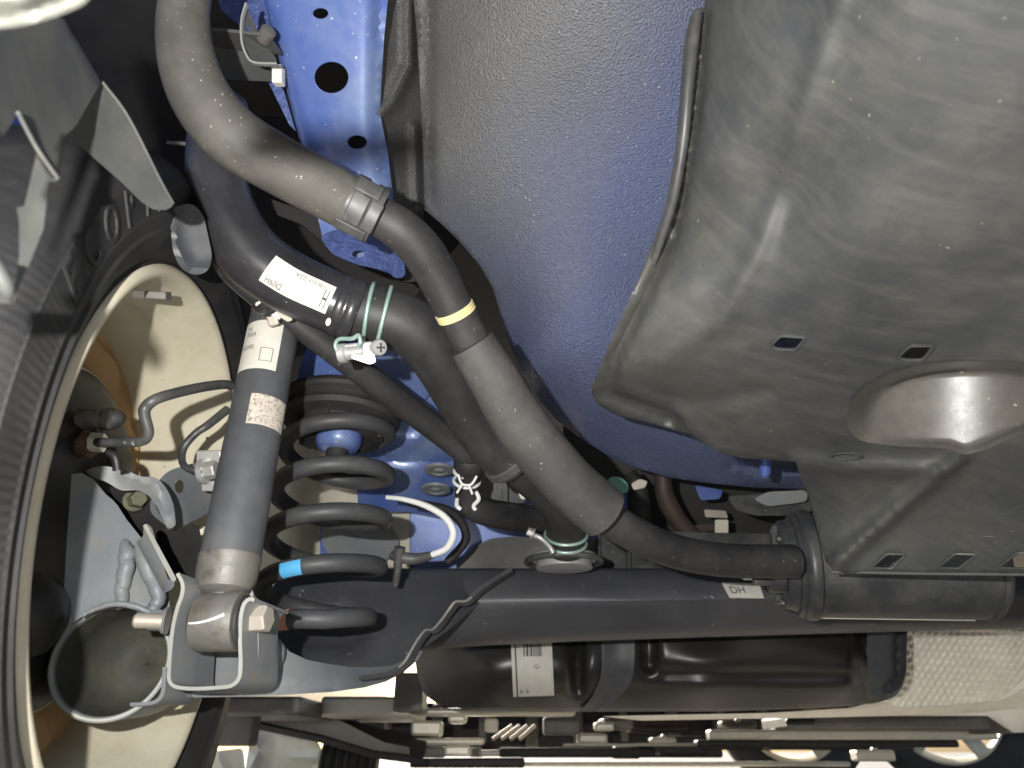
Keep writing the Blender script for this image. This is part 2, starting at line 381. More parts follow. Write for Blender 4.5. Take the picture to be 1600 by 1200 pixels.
# ================================================================== setting
V, Fc = boxv((0, 0, -.05), (300, 0, 0), (0, 300, 0), (0, 0, .05))
g = mesh('ground', V, Fc, M['ground'], smooth=False); tag(g, kind='structure')

# car shell added around and above everything in view to block sky light
shell = thing('light_block_shell', 'blue car body shell added to keep sky light off the underside', 'light-blocking shell', (.32, 1.8, .95))
mesh('floor_blocker', *boxv((.32, 1.45, .93), (.86, 0, 0), (0, 1.50, 0), (0, 0, .03)), M['dark'], shell)
mesh('side_blocker', *boxv((-.56, 2.15, .62), (.02, 0, 0), (0, 1.10, 0), (0, 0, .40)), M['carpaint'], shell)
mesh('side_blocker', *boxv((1.20, 1.9, .58), (.02, 0, 0), (0, 1.95, 0), (0, 0, .40)), M['floor_grey'], shell)
mesh('quarter_blocker', *boxv((-.56, .45, .83), (.02, 0, 0), (0, .55, 0), (0, 0, .20)), M['carpaint'], shell)
mesh('rear_blocker', *boxv((.32, -.06, 1.0), (.86, 0, 0), (0, .02, 0), (0, 0, .50)), M['carpaint'], shell)

# rear bumper lip, close to the lens at the upper left
V, Fc = sheet(rnd([(-50, -34), (-50, 46), (-30, 45), (40, 36), (95, 20), (135, 2), (150, -34)], 14), .12, .010, step=12, ridges=[([(-50, 40), (40, 32), (130, -4)], 26, .008)])
o = mesh('bumper_lip', V, Fc, M['bumper']); tag(o, 'pale rounded bumper edge out of focus at the upper left corner', 'bumper')

# dark wheel arch liner behind everything on the left
V, Fc = sheet([(-700, -500), (760, -500), (760, 330), (600, 520), (455, 560), (440, 660), (425, 900), (-500, 950)],
              [(-700, -500, .9), (760, -500, .95), (760, 330, .98), (455, 560, .98), (425, 900, 1.05), (-500, 950, 1.0), (100, 300, 1.0), (400, 100, .93)], .006, step=30,
              waves=lambda q: .004 * np.sin(q[:, 0] / 23.) )
o = mesh('wheel_arch_liner', V, Fc, M['liner']); tag(o, 'black wheel arch liner in deep shade behind the hoses', 'arch liner')

# sunlit inner sill seen between damper and spring
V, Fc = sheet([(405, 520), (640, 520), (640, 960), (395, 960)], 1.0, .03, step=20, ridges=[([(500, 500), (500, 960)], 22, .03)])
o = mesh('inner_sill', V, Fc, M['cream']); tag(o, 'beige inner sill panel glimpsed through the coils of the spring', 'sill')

# ================================================================== wheel
Wc = np.array([-.2683, .5217, .289]); Wn = nrm((1, .1403, .0337))
wa, we1, we2 = frame(Wn)
wheel = thing('car_wheel', 'car wheel seen from inside, black tyre on a cream steel rim', 'wheel', Wc + np.array([0, 0, -.288]))
def wl(prof, n=96, **k): return lathe(prof, Wc, Wn, n, **k)
# tyre with fine radial ribs on the shoulder
prof = [(.1975, -.010), (.199, -.001), (.2035, .003), (.206, .0015), (.209, .004), (.216, .0105), (.224, .0135), (.2265, .0150), (.2285, .0135), (.238, .0165), (.240, .0155), (.262, .0155), (.263, .0145), (.266, .0135), (.274, .008), (.281, -.001), (.285, -.011), (.288, -.025), (.2885, -.15), (.283, -.175), (.262, -.192), (.23, -.19), (.20, -.17)]
n = 1200; V, Fc = wl(prof, n); V = np.array(V).reshape(len(prof), n, 3)
tt = np.arange(n) / n * 2 * math.pi
Q = np.array([Wc + .26 * (math.cos(t) * we1 + math.sin(t) * we2) for t in tt]) - CAM
rmask = np.clip(((600 - FPX * (Q @ UP) / (Q @ FWD)) - 395) / 60, .0, 1)
for i, (r, h) in enumerate(prof):
    if .239 < r < .2825 and h > -.012: V[i] += (np.where(np.arange(n) % 4 < 2, .0002, -.0002) * (1 if r > .2635 else .45) * rmask)[:, None] * Wn
tyre = mesh('tyre', V.reshape(-1, 3), Fc[:-2], M['tyre'], wheel, sharp=25)
# raised tyre lettering
def wpt(r, ang, h): return Wc + Wn * h + r * (math.cos(ang) * we1 + math.sin(ang) * we2)
def wheel_angle(px, py, h=0.0):
    best = None
    for k in range(720):
        a = k / 720 * 2 * math.pi; p = wpt(.25, a, h) - CAM; d = p @ FWD
        x, y = 800 + FPX * (p @ RIGHT) / d, 600 - FPX * (p @ UP) / d; e = math.hypot(x - px, y - py)
        if best is None or e < best[0]: best = (e, a)
    return best[1]
aE = wheel_angle(80, 450); aA = wheel_angle(215, 325); sgn = -1 if ((aA - aE + math.pi) % (2 * math.pi) - math.pi) < 0 else 1
span = abs((aA - aE + math.pi) % (2 * math.pi) - math.pi)
for k, ch in enumerate('ECOPIA'):
    tv, tf = text2d(ch, 1.0, False); c = aE + sgn * span * k / 5.0
    for lay, hh in ((0, .0168),):
        V = []
        lo, hi = tv.min(0), tv.max(0)
        for x, y in tv:
            u = (x - (lo[0] + hi[0]) / 2); v = (y - lo[1]) / (hi[1] - lo[1])
            a = c + sgn * (u * .024 + v * .003) / .25 ; V.append(wpt(.2405 + v * .0215, a, hh))
        nV = len(V); V2 = V + [p - Wn * .004 for p in V]; cnt = {}
        for t in tf:
            for a, b in zip(t, t[1:] + t[:1]): cnt.setdefault((min(a, b), max(a, b)), []).append((a, b))
        F2 = tf + [[e[0][1], e[0][0], e[0][0] + nV, e[0][1] + nV] for e in cnt.values() if len(e) == 1]
        lt = mesh('tyre_letter', V2, F2, M['tyre'], tyre, smooth=False); ORG[lt] = ORG[wheel]
# rim
prof = [(.203, -.012), (.2045, -.004), (.203, .003), (.1995, .0062), (.1955, .0058), (.1925, .002), (.1905, -.006), (.189, -.014), (.1855, -.019), (.1835, -.024), (.1825, -.040), (.177, -.052), (.172, -.060), (.170, -.075), (.172, -.088), (.176, -.13), (.19, -.16), (.196, -.162), (.199, -.15), (.185, -.12), (.18, -.03), (.19, -.02)]
rim = mesh('rim', *wl(prof, 160, closed=True), M['rim'], wheel, sharp=50)
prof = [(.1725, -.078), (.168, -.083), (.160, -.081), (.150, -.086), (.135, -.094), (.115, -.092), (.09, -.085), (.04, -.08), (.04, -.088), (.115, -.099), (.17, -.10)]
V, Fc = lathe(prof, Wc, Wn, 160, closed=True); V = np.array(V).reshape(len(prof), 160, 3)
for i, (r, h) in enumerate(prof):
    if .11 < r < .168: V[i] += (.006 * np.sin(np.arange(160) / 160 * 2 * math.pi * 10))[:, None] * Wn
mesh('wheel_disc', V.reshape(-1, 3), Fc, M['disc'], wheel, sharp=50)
# balance weight with clip
def on_rim(px, py, r):
    best = None
    for a in np.linspace(0, 2 * math.pi, 721):
        for hh_ in np.linspace(-.03, .0, 13):
            p = wpt(r, a, hh_); q = p - CAM; d = q @ FWD; e = math.hypot(800 + FPX * (q @ RIGHT) / d - px, 600 - FPX * (q @ UP) / d - py)
            if best is None or e < best[0]: best = (e, a, p)
    return best[2], best[1]
for (px, py, mt, l) in ((227, 442, 'white', .0052), (248, 443, 'dusty_metal', .0065)):
    p0, a0 = on_rim(px, py, .180); er_ = nrm((p0 - Wc) - Wn * ((p0 - Wc) @ Wn)); t0 = np.cross(Wn, er_)
    mesh('balance_weight', *boxv(p0, t0 * l, Wn * .0075, er_ * .003), M[mt], wheel, bevel=.001)
p0, a0 = on_rim(236, 430, .184); dq = (p0 - CAM) @ FWD
T = tubepx([(230, 433, dq - .006, 1.5), (238, 429, dq - .008, 1.5), (242, 421, dq - .012, 1.5), (238, 414, dq - .014, 1.5), (230, 412, dq - .014, 1.5)], 16, 8); mesh('weight_clip', T.V, T.F, M['white'], wheel)

# ================================================================== drum brake
drum = thing('drum_brake', 'black drum brake with its backing plate inside the wheel', 'brake', Wc - Wn * .06 + np.array([0, 0, -.115]))
prof = [(.02, -.060), (.070, -.060), (.074, -.057), (.080, -.057), (.085, -.062), (.112, -.064), (.119, -.066), (.1235, -.069), (.1235, -.074), (.119, -.075), (.119, -.08), (.02, -.08)]
mesh('backing_plate', *wl(prof, 120), M['drum'], drum)
mesh('drum_rim', *wl([(.124, -.0715), (.1262, -.071), (.1262, -.078), (.124, -.078)], 120, closed=True), M['rim'], drum)
mb = MB()
def dpt(px, py, h):   # point on the plane of the backing plate seen at this pixel
    r = P(px, py, 1) - CAM; c = Wc + Wn * h; t = ((c - CAM) @ Wn) / (r @ Wn); return CAM + r * t
mb.add(*lathe([(.0075, -.004), (.0075, .010), (.0062, .011), (.0062, .013), (.0075, .014), (.0075, .018), (.004, .019)], dpt(132, 654, -.056), Wn, 16))
mb.build('wheel_cylinder_bolt', M['dusty_metal'], drum)
mb = MB().add(*lathe([(.006, 0), (.008, .004), (.0082, .012), (.005, .018), (.002, .020)], dpt(152, 657, -.050), nrm(Wn + .15 * UP), 18))
mb.build('bleeder_cap', M['rubber'], drum)
mb = MB().add(*lathe([(.012, -.004), (.012, .003), (.009, .007), (.007, .008), (.007, .010)], dpt(136, 691, -.056), Wn, 24)); mb.build('pipe_port', M['rusty'], drum)
mb = MB().add(*lathe([(.0072, 0), (.0072, .009), (.006, .010)], dpt(142, 691, -.048), Wn, 6)); mb.build('pipe_nut', M['cream'], drum)
mb = MB().add(*lathe([(.0035, 0), (.0035, .009), (.003, .010)], dpt(152, 691, -.039), Wn, 12)); mb.build('pipe_collar', M['olive'], drum)
# handbrake lever blob and lower pressing on the plate
mb = MB().add(*lathe([(.001, .016), (.014, .014), (.024, .006), (.028, -.004)], dpt(60, 962, -.056), Wn, 32)); mb.build('adjuster_boss', M['drum'], drum)
T = tubepx([(70, 760, .51, 8), (62, 840, .50, 12), (60, 930, .49, 12)], 20, 14); mesh('pressing_rib', T.V, T.F, M['drum'], drum)
T = tubepx([(168, 706, .50, 5), (180, 715, .50, 7), (184, 735, .50, 7)], 14, 12); mesh('cable_grommet', T.V, T.F, M['drum'], drum)

# brake pipes
T = tubepx([(150, 691, .50, 6), (190, 691, .495, 7.5), (222, 689, .49, 8), (232, 676, .488, 8), (226, 650, .486, 8.5), (228, 636, .486, 9), (248, 622, .49, 8.5), (300, 608, .52, 8), (345, 601, .56, 7.5), (362, 604, .575, 7), (368, 620, .58, 7), (372, 660, .60, 7)], 90, 14)
o = mesh('brake_pipe', T.V, T.F, M['plastic_dark']); tag(o, 'dark bent brake pipe crossing the cream rim to the drum', 'pipe')
hb = thing('brake_hose_bracket', 'dark bracket with silver fitting holding the second brake pipe by the damper', 'bracket', P(300, 790, .60))
V, Fc = sheet(rnd([(262, 735), (345, 712), (352, 770), (330, 800), (270, 830), (232, 800), (240, 760)], 14), [(262, 735, .60), (345, 715, .66), (270, 830, .58), (350, 790, .66), (235, 790, .57)], .003, step=10, holes=[ell(280, 760, 7, 11)])
mesh('plate', V, Fc, M['arm_paint'], hb)
mesh('lock_clip', *pbox(306, 345, 704, 742, .605, .004), M['zinc'], hb, bevel=.001)
mesh('lock_clip', *pbox(314, 338, 752, 768, .605, .006), M['zinc'], hb, bevel=.001)
mb = MB(); bolt(mb, P(316, 737, .60), nrm((1, -.2, .1)), .008, .014); mb.build('fitting_nut', M['zinc'], hb)
T = tubepx([(316, 737, .595, 5), (296, 733, .59, 5.5), (285, 722, .585, 5.5), (287, 700, .58, 6), (305, 678, .585, 6), (325, 664, .59, 6.5), (355, 640, .61, 7)], 50, 14)
o = mesh('brake_pipe', T.V, T.F, M['plastic_dark']); tag(o, 'thin brake pipe looping down to the silver fitting', 'pipe')

# ================================================================== coil spring
spc = P(515, 800, .70); SR, SW = m_(78, .70), m_(13.2, .70)
sp = thing('coil_spring', 'dark grey suspension coil spring with blue and red paint marks', 'spring', (spc[0], spc[1], wz(1040, spc[1])))
z_top, z_bot = wz(668, spc[1]), wz(980, spc[1])
def helix(a0, a1, k):
    t = np.linspace(a0, a1, k); return t
turns = 4.75; K = 420
u = np.linspace(0, 1, K); ang = math.radians(226) + (1 - u) * turns * 2 * math.pi
# flat end turns
prof_u = np.clip((u - .06) / .90, 0, 1); zz = z_top + (z_bot - z_top) * (prof_u * .96 + u * .04)
rad = SR * (1.0 + .10 * np.sin(np.pi * u)) * np.where(u > .84, 1 - (u - .84) * .9, 1)
Wp = np.stack([spc[0] + rad * np.cos(ang), spc[1] + rad * np.sin(ang), zz], 1)
Ts = Tube(Wp, np.full(K, SW), 16); mesh('coil', Ts.V, Ts.F, M['spring'], sp)
sp_end = Wp[-1]
# paint marks
def band(T, u0, u1, a0, a1, off, mt, name, parent, nu=14, na=12):
    V = [T.surf(uu, aa, off) for uu in np.linspace(u0, u1, nu) for aa in np.linspace(a0, a1, na)]
    Fq = [[i * na + j, i * na + j + 1, (i + 1) * na + j + 1, (i + 1) * na + j] for i in range(nu - 1) for j in range(na - 1)]
    return mesh(name, V, Fq, mt, parent)
best = min(range(K), key=lambda i: np.hypot(*(np.array([800 + FPX * ((Wp[i] - CAM) @ RIGHT) / ((Wp[i] - CAM) @ FWD), 600 - FPX * ((Wp[i] - CAM) @ UP) / ((Wp[i] - CAM) @ FWD)]) - (458, 872))) + (Wp[i][1] > spc[1] - .022) * 200)
ub = best / (K - 1); band(Ts, ub - .0055, ub + .0055, -.75, .95, .0004, M['blue_mark'], 'paint_mark', sp)
band(Ts, .982, .9995, -3.1, 3.1, .0004, M['red_mark'], 'paint_mark', sp, na=24)
mb = MB().add(*lathe([(SW * 1.02, 0), (SW * .6, .0006)], Wp[-1], Ts.T[-1], 18)); mb.build('paint_mark', M['red_mark'], sp)
# upper rubber seat
seat = thing('spring_isolator', 'black rubber upper spring seat around a blue cup', 'spring seat', (spc[0], spc[1], z_top - .03))
zs = z_top + .012
mb = MB().add(*lathe([(.02, .018), (.064, .018), (.067, .012), (.066, .008), (.060, .005), (.060, .0), (.063, -.004), (.060, -.009), (.05, -.011), (.045, -.013), (.043, -.026), (.034, -.028), (.02, -.02)], (spc[0], spc[1], zs), (0, 0, 1), 72)); mb.build('rubber_seat', M['rubber'], seat)
for k in range(7):
    a = k / 7 * 2 * math.pi; mesh('seat_tab', *boxv((spc[0] + .044 * math.cos(a), spc[1] + .044 * math.sin(a), zs - .014), np.array([math.cos(a), math.sin(a), 0]) * .003, np.array([-math.sin(a), math.cos(a), 0]) * .009, np.array([0, 0, .012])), M['rubber'], seat, bevel=.001)
mb = MB().add(*lathe([(.024, -.010), (.024, -.030), (.021, -.036), (.015, -.039), (.001, -.039)], (spc[0], spc[1], zs), (0, 0, 1), 48)); mb.build('cup', M['blue'], seat)
mb = MB().add(*lathe([(.011, -.03), (.012, -.055), (.009, -.058), (.004, -.06)], (spc[0], spc[1], zs), (0, 0, 1), 32)); mb.build('bump_stop', M['rubber'], seat)

# ================================================================== damper
D0, D1 = P(356, 893, .500), P(436, 470, .620)
da = nrm(D1 - D0); dl = np.linalg.norm(D1 - D0)
sh = thing('shock_absorber', 'dark grey shock absorber tube with white stickers, bolted to the arm', 'shock absorber', P(333, 1015, .52))
R0 = .0214
Td = Tube(np.array([D0 + da * dl * t for t in np.linspace(0, 1.12, 30)]), np.full(30, R0), 40)
mesh('tube', Td.V, Td.F, M['damper'], sh)
mb = MB().add(*lathe([(R0 * .55, -.017), (R0 * .86, -.013), (R0 * .98, -.006), (R0 * 1.012, .0), (R0 * 1.012, .007), (R0 * 1.025, .0075), (R0 * 1.025, .0105), (R0 * .95, .011)], D0, da, 40)); mb.build('end_cap', M['dusty_metal'], sh)
ec = P(346, 971, .482); ea = nrm((1, -.06, .0))
mb = MB().add(*lathe([(R0 * .50, -.022), (R0 * .52, -.012)], D0, da, 24)); mb.build('neck', M['dusty_metal'], sh)
eh = m_(34, .482); er = m_(45, .482)
mb = MB().add(*lathe([(er * .80, -eh), (er * .97, -eh * .97), (er, -eh * .9), (er, eh * .9), (er * .97, eh * .97), (er * .80, eh)], ec, ea, 48)); mb.build('bush_eye', M['dusty_metal'], sh)
mb = MB().add(*lathe([(.008, -eh * 1.18), (er * .74, -eh * 1.18), (er * .80, -eh * .96), (er * .80, eh * .96), (er * .88, eh * 1.05), (er * .86, eh * 1.14), (er * .74, eh * 1.22), (.008, eh * 1.22)], ec, ea, 40)); mb.build('bush_rubber', M['rubber'], sh)
Te = Tube(np.array([ec + ea * t for t in np.linspace(-eh, eh, 10)]), np.full(10, er), 24)
V = []
for t in np.linspace(0, 1, 30):
    p = ec + ea * eh * (-.85 + 1.55 * t); v = nrm(CAM - p); v = nrm(v - ea * (v @ ea)); b = np.cross(ea, v); aa = -.05 + .28 * t * t
    V.append(p + (er + .0002) * (math.cos(aa) * v + math.sin(aa) * nrm(UP - ea * (UP @ ea) - v * (UP @ v))))
T = Tube(np.array(V), np.linspace(.0006, .0011, 30), 8); mesh('paint_line', T.V, T.F, M['white'], sh)
# labels
def label(T, u0, u1, a0, a1, mt, parent, nu=16, na=16, off=.0003, name='sticker'):
    return band(T, u0, u1, a0, a1, off, mt, name, parent, nu, na)
def ltext(T, s, mapf, parent, mt, name='print', sx=1, sy=1):
    tv, tf = text2d(s, 1.0); return mesh(name, [mapf(x * sx, y * sy) for x, y in tv], tf, mt, parent, smooth=False)
def find_u(T, px, py):
    W = T.W - CAM; d = W @ FWD; x = 800 + FPX * (W @ RIGHT) / d; y = 600 - FPX * (W @ UP) / d
    return np.argmin(np.hypot(x - px, y - py)) / (len(W) - 1)
def usolve(T, py):
    W = T.W - CAM; d = W @ FWD; y = 600 - FPX * (W @ UP) / d
    return float(np.interp(py, y[::-1], np.arange(len(W))[::-1] / (len(W) - 1)))
ua, ub = usolve(Td, 596), usolve(Td, 522)
st = label(Td, ua, ub, -.35, 1.35, M['sticker'], sh); ORG[st] = ORG[sh]
um = (ua + ub) / 2; du = (ub - ua)
for s, uo, ao, k in (('TA', .33, .98, .15), ('700A', .21, .85, .16), ('0T090', -.06, .9, .16)):
    q = ltext(Td, s, lambda x, y: Td.surf(um + du * (uo + y * k * .9), ao - x * .22, .0006), st, M['ink_faded']); ORG[q] = ORG[sh]
mb = MB()
for (x0, y0), (x1, y1) in (((-.12, -.34), (.32, -.34)), ((.32, -.34), (.32, -.08)), ((.32, -.08), (-.12, -.08)), ((-.12, -.08), (-.12, -.34))):
    pts_ = [Td.surf(um + du * (y0 + (y1 - y0) * t), (x0 + (x1 - x0) * t), .0005) for t in np.linspace(0, 1, 6)]
    T = Tube(np.array(pts_), np.full(6, .0003), 5); mb.add(T.V, T.F)
mb.build('box_print', M['ink_faded'], st)
ua, ub = usolve(Td, 680), usolve(Td, 634)
V = []; nu, na = 10, 16
for i in range(nu):
    for j in range(na):
        a = .35 - j / (na - 1) * 1.55; V.append(Td.surf(ua + (ub - ua) * i / (nu - 1), a, .0003))
mesh('sticker', V, [[i * na + j, i * na + j + 1, (i + 1) * na + j + 1, (i + 1) * na + j] for i in range(nu - 1) for j in range(na - 1)], M['sticker_old'], sh)

# ================================================================== trailing arm
arm = thing('trailing_arm', 'grey painted steel trailing arm with an open tube end and welded bracket', 'suspension arm', P(300, 1085, .50))
tc = P(174, 1033, .49); ta = nrm((-.22, .96, .08)); tr = m_(88, .49)
prof = [(tr, .10), (tr, .002), (tr - .0008, 0), (tr - .0032, 0), (tr - .004, .002), (tr - .004, .10)]
V, Fc = lathe(prof, tc, ta, 90, closed=True); V = np.array(V).reshape(len(prof), 90, 3)
# notch in the lower lip
aa, b1, b2 = frame(ta)
for j in range(90):
    th = j / 90 * 2 * math.pi; rel = math.cos(th) * b1 + math.sin(th) * b2
    dn = -rel @ UP; rt = rel @ RIGHT
    if dn > .9 and -.13 < rt < .42:
        for i in (1, 2, 3, 4): V[i, j] += ta * .010
    if rt > .45 and dn > .35:
        for i in (1, 2, 3, 4): V[i, j] += ta * .005
tb = mesh('tube', V.reshape(-1, 3), Fc, M['arm_paint'], arm)
rl = tr - .0042
mesh('tube_lining', *lathe([(rl, .004), (rl, .045), (rl * .96, .062), (rl * .86, .076), (rl * .68, .088), (rl * .42, .096), (.0012, .100), (.0012, .1006), (rl * .7, .095), (rl + .0004, .06), (rl + .0004, .004)], tc, ta, 72, closed=True), M['tube_inside'], arm, sharp=80)
mesh('tube_lip', *torus(tc + ta * .0002, ta, tr - .002, .0019, 90, 8, math.radians(-52) if False else 0, None), M['raw_edge'], arm)
# lower hooked flange at the tube
V, Fc = strip(crom([(256, 1042), (255, 1070), (252, 1086), (243, 1096), (228, 1100), (202, 1101)], 24), 6.5, .05, nrm((.04, .985, .06)), .478); mesh('hook_flange', V, Fc, M['arm_paint'], arm, bevel=.0006)
# gusset plate
gc = [(112, 738, .495), (140, 742, .51), (215, 840, .53), (250, 900, .53), (255, 950, .52), (100, 975, .475), (105, 850, .485), (170, 940, .50)]
V, Fc = sheet([(112, 741), (128, 739), (146, 749), (165, 772), (176, 781), (184, 790), (198, 812), (222, 842), (243, 872), (262, 905), (268, 985), (240, 968), (205, 952), (175, 947), (140, 955), (112, 975), (96, 1000), (104, 850)], gc, .004, step=14); mesh('gusset', V, Fc, M['arm_paint'], arm)
def bead(ctrl, k=40):
    c = crom(ctrl, k); c[:, 3] *= 1 + .05 * np.sin(np.arange(k) * .7) + rng.normal(size=k) * .03; c[:, 0] += np.sin(np.arange(k) * .8) * .8
    T = Tube(PP(c[:, 0], c[:, 1], c[:, 2]), c[:, 3] * c[:, 2] / FPX, 16); mesh('weld_bead', T.V, T.F, M['arm_paint'], arm)
bead([(193, 846, .522, 5), (198, 860, .517, 11), (198, 880, .514, 12), (194, 905, .511, 11.5), (190, 925, .508, 11), (192, 948, .503, 9)])
bead([(214, 850, .52, 5), (224, 872, .516, 12), (238, 905, .512, 12), (248, 930, .508, 11), (240, 950, .503, 9), (222, 957, .50, 6)])
bead([(128, 962, .482, 3), (145, 953, .484, 4), (175, 944, .486, 4.5), (205, 946, .488, 5), (238, 958, .49, 4)], 50)
# upright tab on the gusset
V, Fc = sheet(rnd([(224, 822), (230, 818), (237, 824), (262, 905), (274, 910), (270, 920), (256, 927), (212, 846), (224, 838)], 4), [(224, 822, .495), (270, 920, .488), (212, 846, .50)], .010); mesh('tab', V, Fc, M['arm_paint'], arm, bevel=.0012)
V, Fc = sheet(rnd([(223, 821), (229, 818), (276, 905), (270, 912)], 2), .489, .003); mesh('tab_edge', V, Fc, M['raw_edge'], arm, bevel=.0006)
# U bracket: a bent strip swept into the distance
upath = [(277, 896), (285, 912), (284, 930), (277, 950), (270, 980), (266, 1015), (264, 1045), (264, 1062), (270, 1071), (284, 1075), (310, 1076), (345, 1074), (362, 1071), (373, 1060), (376, 1040), (375, 1000), (376, 965), (381, 944), (390, 936), (397, 938)]
upath = crom(upath, 60)
fwdv = nrm((.10, .985, .03))
V, Fc = strip(upath, 6.5, .060, fwdv, .468); mesh('damper_bracket', V, Fc, M['arm_paint'], arm, bevel=.0006, sharp=50)
V, Fc = strip(upath, 5.8, .0008, fwdv, .4672); mesh('bracket_edge', V, Fc, M['raw_edge'], arm, sharp=50)
mesh('bracket_back', *sheet([(290, 1000), (372, 1000), (372, 1072), (290, 1072)], .530, .003), M['arm_paint'], arm)
V, Fc = strip([(398, 936), (401, 960), (403, 1000), (402, 1030), (398, 1060)], 3, .03, fwdv, .49); mesh('bracket_cheek', V, Fc, M['arm_paint'], arm)
# through bolt
mb = MB(); bolt(mb, P(386, 968, .486), nrm((1, -.18, .02)), m_(21, .49), .0165, 1.28, .22); mb.build('through_bolt', M['bolt'], arm)
mb = MB(); bolt(mb, P(262, 970, .490), nrm((-1, -.18, .0)), m_(17, .49), .012, 1.2); mb.build('weld_nut', M['arm_paint'], arm)
mb = MB().add(*lathe([(.0052, 0), (.0052, .018), (.004, .0195)], P(256, 971, .484), nrm((-1, -.18, 0)), 18)); mb.build('bolt_tip', M['bolt'], arm)
# spring pan arm
pc = [(380, 1000, .55), (380, 1086, .525), (470, 1020, .57), (470, 1083, .545), (560, 1050, .62), (560, 1073, .60), (640, 1010, .70), (625, 1052, .675), (700, 960, .76), (800, 890, .83), (290, 1090, .50)]
V, Fc = sheet([(398, 975), (412, 972), (424, 978), (436, 998), (452, 1018), (480, 1031), (510, 1037), (545, 1042), (580, 1043), (612, 1040), (632, 1031), (643, 1018), (650, 1010), (660, 1018), (652, 1032), (632, 1050), (606, 1064), (570, 1074), (520, 1081), (440, 1086), (360, 1089), (292, 1090), (290, 1084), (400, 1070)], pc, .004, step=9, ridges=[([(300, 1088), (440, 1084), (570, 1071), (640, 1040)], 9, .006)])
mesh('spring_arm', V, Fc, M['arm_paint'], arm)
T = tubepx([(424, 1006, .552, 8), (432, 1012, .55, 12), (432, 1030, .548, 12), (428, 1044, .546, 8)], 16, 14); mesh('weld_bead', T.V, T.F, M['arm_paint'], arm)
T = tubepx([(404, 1056, .53, 8), (410, 1062, .53, 12), (398, 1068, .528, 8)], 12, 14); mesh('weld_bead', T.V, T.F, M['arm_paint'], arm)
# spring pan
V, Fc = sheet([(395, 955), (440, 900), (520, 892), (640, 905), (790, 892), (800, 900), (700, 985), (650, 1020), (610, 1062), (520, 1074), (450, 1070), (400, 1060)], [(395, 955, .66), (520, 892, .80), (790, 892, .87), (640, 1015, .72), (520, 1034, .70), (450, 1015, .67)], .003, step=14, dishes=[(ell(510, 985, 85, 42, 40), 26, .022)])
mesh('spring_pan', V, Fc, M['beam'], arm)
# sharp flange running up to the beam
path = crom([(560, 1060), (606, 1052), (630, 1036), (643, 1015), (652, 1000), (664, 985), (676, 983), (690, 968), (703, 950), (712, 940), (730, 938), (752, 918), (800, 888)], 60)
dd = np.interp(path[:, 0], [560, 640, 700, 800], [.60, .675, .745, .82])
V, Fc = strip(path, 6.5, .02, fwdv, dd); mesh('flange', V, Fc, M['damper'], arm, bevel=.0006)
V, Fc = strip(path[8:52], 3.2, .0008, fwdv, dd[8:52] - .0012); mesh('flange_edge', V, Fc, M['raw_edge'], arm)
# hub carrier pressing behind the damper, with bolt
V, Fc = sheet(rnd([(130, 735), (160, 727), (200, 735), (218, 745), (245, 745), (262, 765), (272, 790), (275, 822), (262, 828), (250, 800), (235, 775), (215, 765), (190, 768), (165, 752), (146, 747)], 10), [(130, 735, .53), (200, 735, .545), (245, 750, .55), (270, 820, .55)], .010, step=8, ridges=[([(200, 742), (245, 758), (265, 815)], 12, -.006)]); mesh('hub_flange', V, Fc, M['arm_paint'], arm)
V, Fc = sheet([(150, 755), (215, 770), (245, 790), (260, 830), (310, 820), (330, 905), (290, 915), (240, 880), (190, 800)], .575, .004); mesh('hub_plate', V, Fc, M['drum'], arm)
mb = MB(); bolt(mb, P(208, 783, .568), nrm((.75, -.62, .0)), .0068, .012, 1.3); mb.build('hub_bolt', M['olive'], arm)

# ================================================================== torsion beam
bx = np.array([560, 640, 760, 900, 1050, 1200, 1400, 1640, 1900], float)
sec = [(898, .875), (890, .868), (888, .860), (893, .850), (906, .836), (922, .822), (932, .815), (940, .812), (952, .818), (968, .826), (982, .832), (993, .840), (1000, .852), (1003, .870), (1000, .89)]
V = []; 
for x in bx:
    k = np.clip((x - 560) / 240, 0, 1); low = np.interp(x, [560, 640, 800, 1000, 1400, 1640], [0, 14, 3, -4, -16, -22])
    for (y, d) in sec:
        f = (y - 888) / 115.; yy = y + low * f
        V.append(P(x, yy, d))
m = len(sec); Fc = [[i * m + j, i * m + j + 1, (i + 1) * m + j + 1, (i + 1) * m + j] for i in range(len(bx) - 1) for j in range(m)  if j < m - 1]
Fc += [[i * m, (i + 1) * m, (i + 1) * m + m - 1, i * m + m - 1] for i in range(len(bx) - 1)]
beam = thing('torsion_beam', 'long dark grey torsion beam running across the car beneath the hoses', 'axle beam', P(1100, 1000, .86))
mesh('beam', V, Fc, M['beam'], beam, sharp=60)
def beam_pt(px, py): 
    d = np.interp(py, [s[0] for s in sec[2:]], [s[1] for s in sec[2:]]); return P(px, py, d - .0035)
lb = [(1127, 910), (1186, 911), (1194, 935), (1140, 934)]
def quad(c, u, v): a, b, cc, dd = (np.array(q, float) for q in c); return (a * (1 - u) + b * u) * (1 - v) + (dd * (1 - u) + cc * u) * v
V = [beam_pt(*quad(lb, u, v)) for v in np.linspace(0, 1, 6) for u in np.linspace(0, 1, 6)]
st = mesh('sticker', V, [[i * 6 + j, i * 6 + j + 1, i * 6 + j + 7, i * 6 + j + 6] for i in range(5) for j in range(5)], M['sticker'], beam)
def btext(s, cu, cv, k, kx=1.0, mt=M['ink']):
    tv, tf = text2d(s, 1.0); V = []
    for x, y in tv:
        p = beam_pt(*quad(lb, cu + x * k * kx * .5, cv - y * k)); V.append(p + nrm(CAM - p) * .0006)
    mesh('print', V, tf, mt, st, smooth=False)
btext('DH', .34, .50, .66, .9)
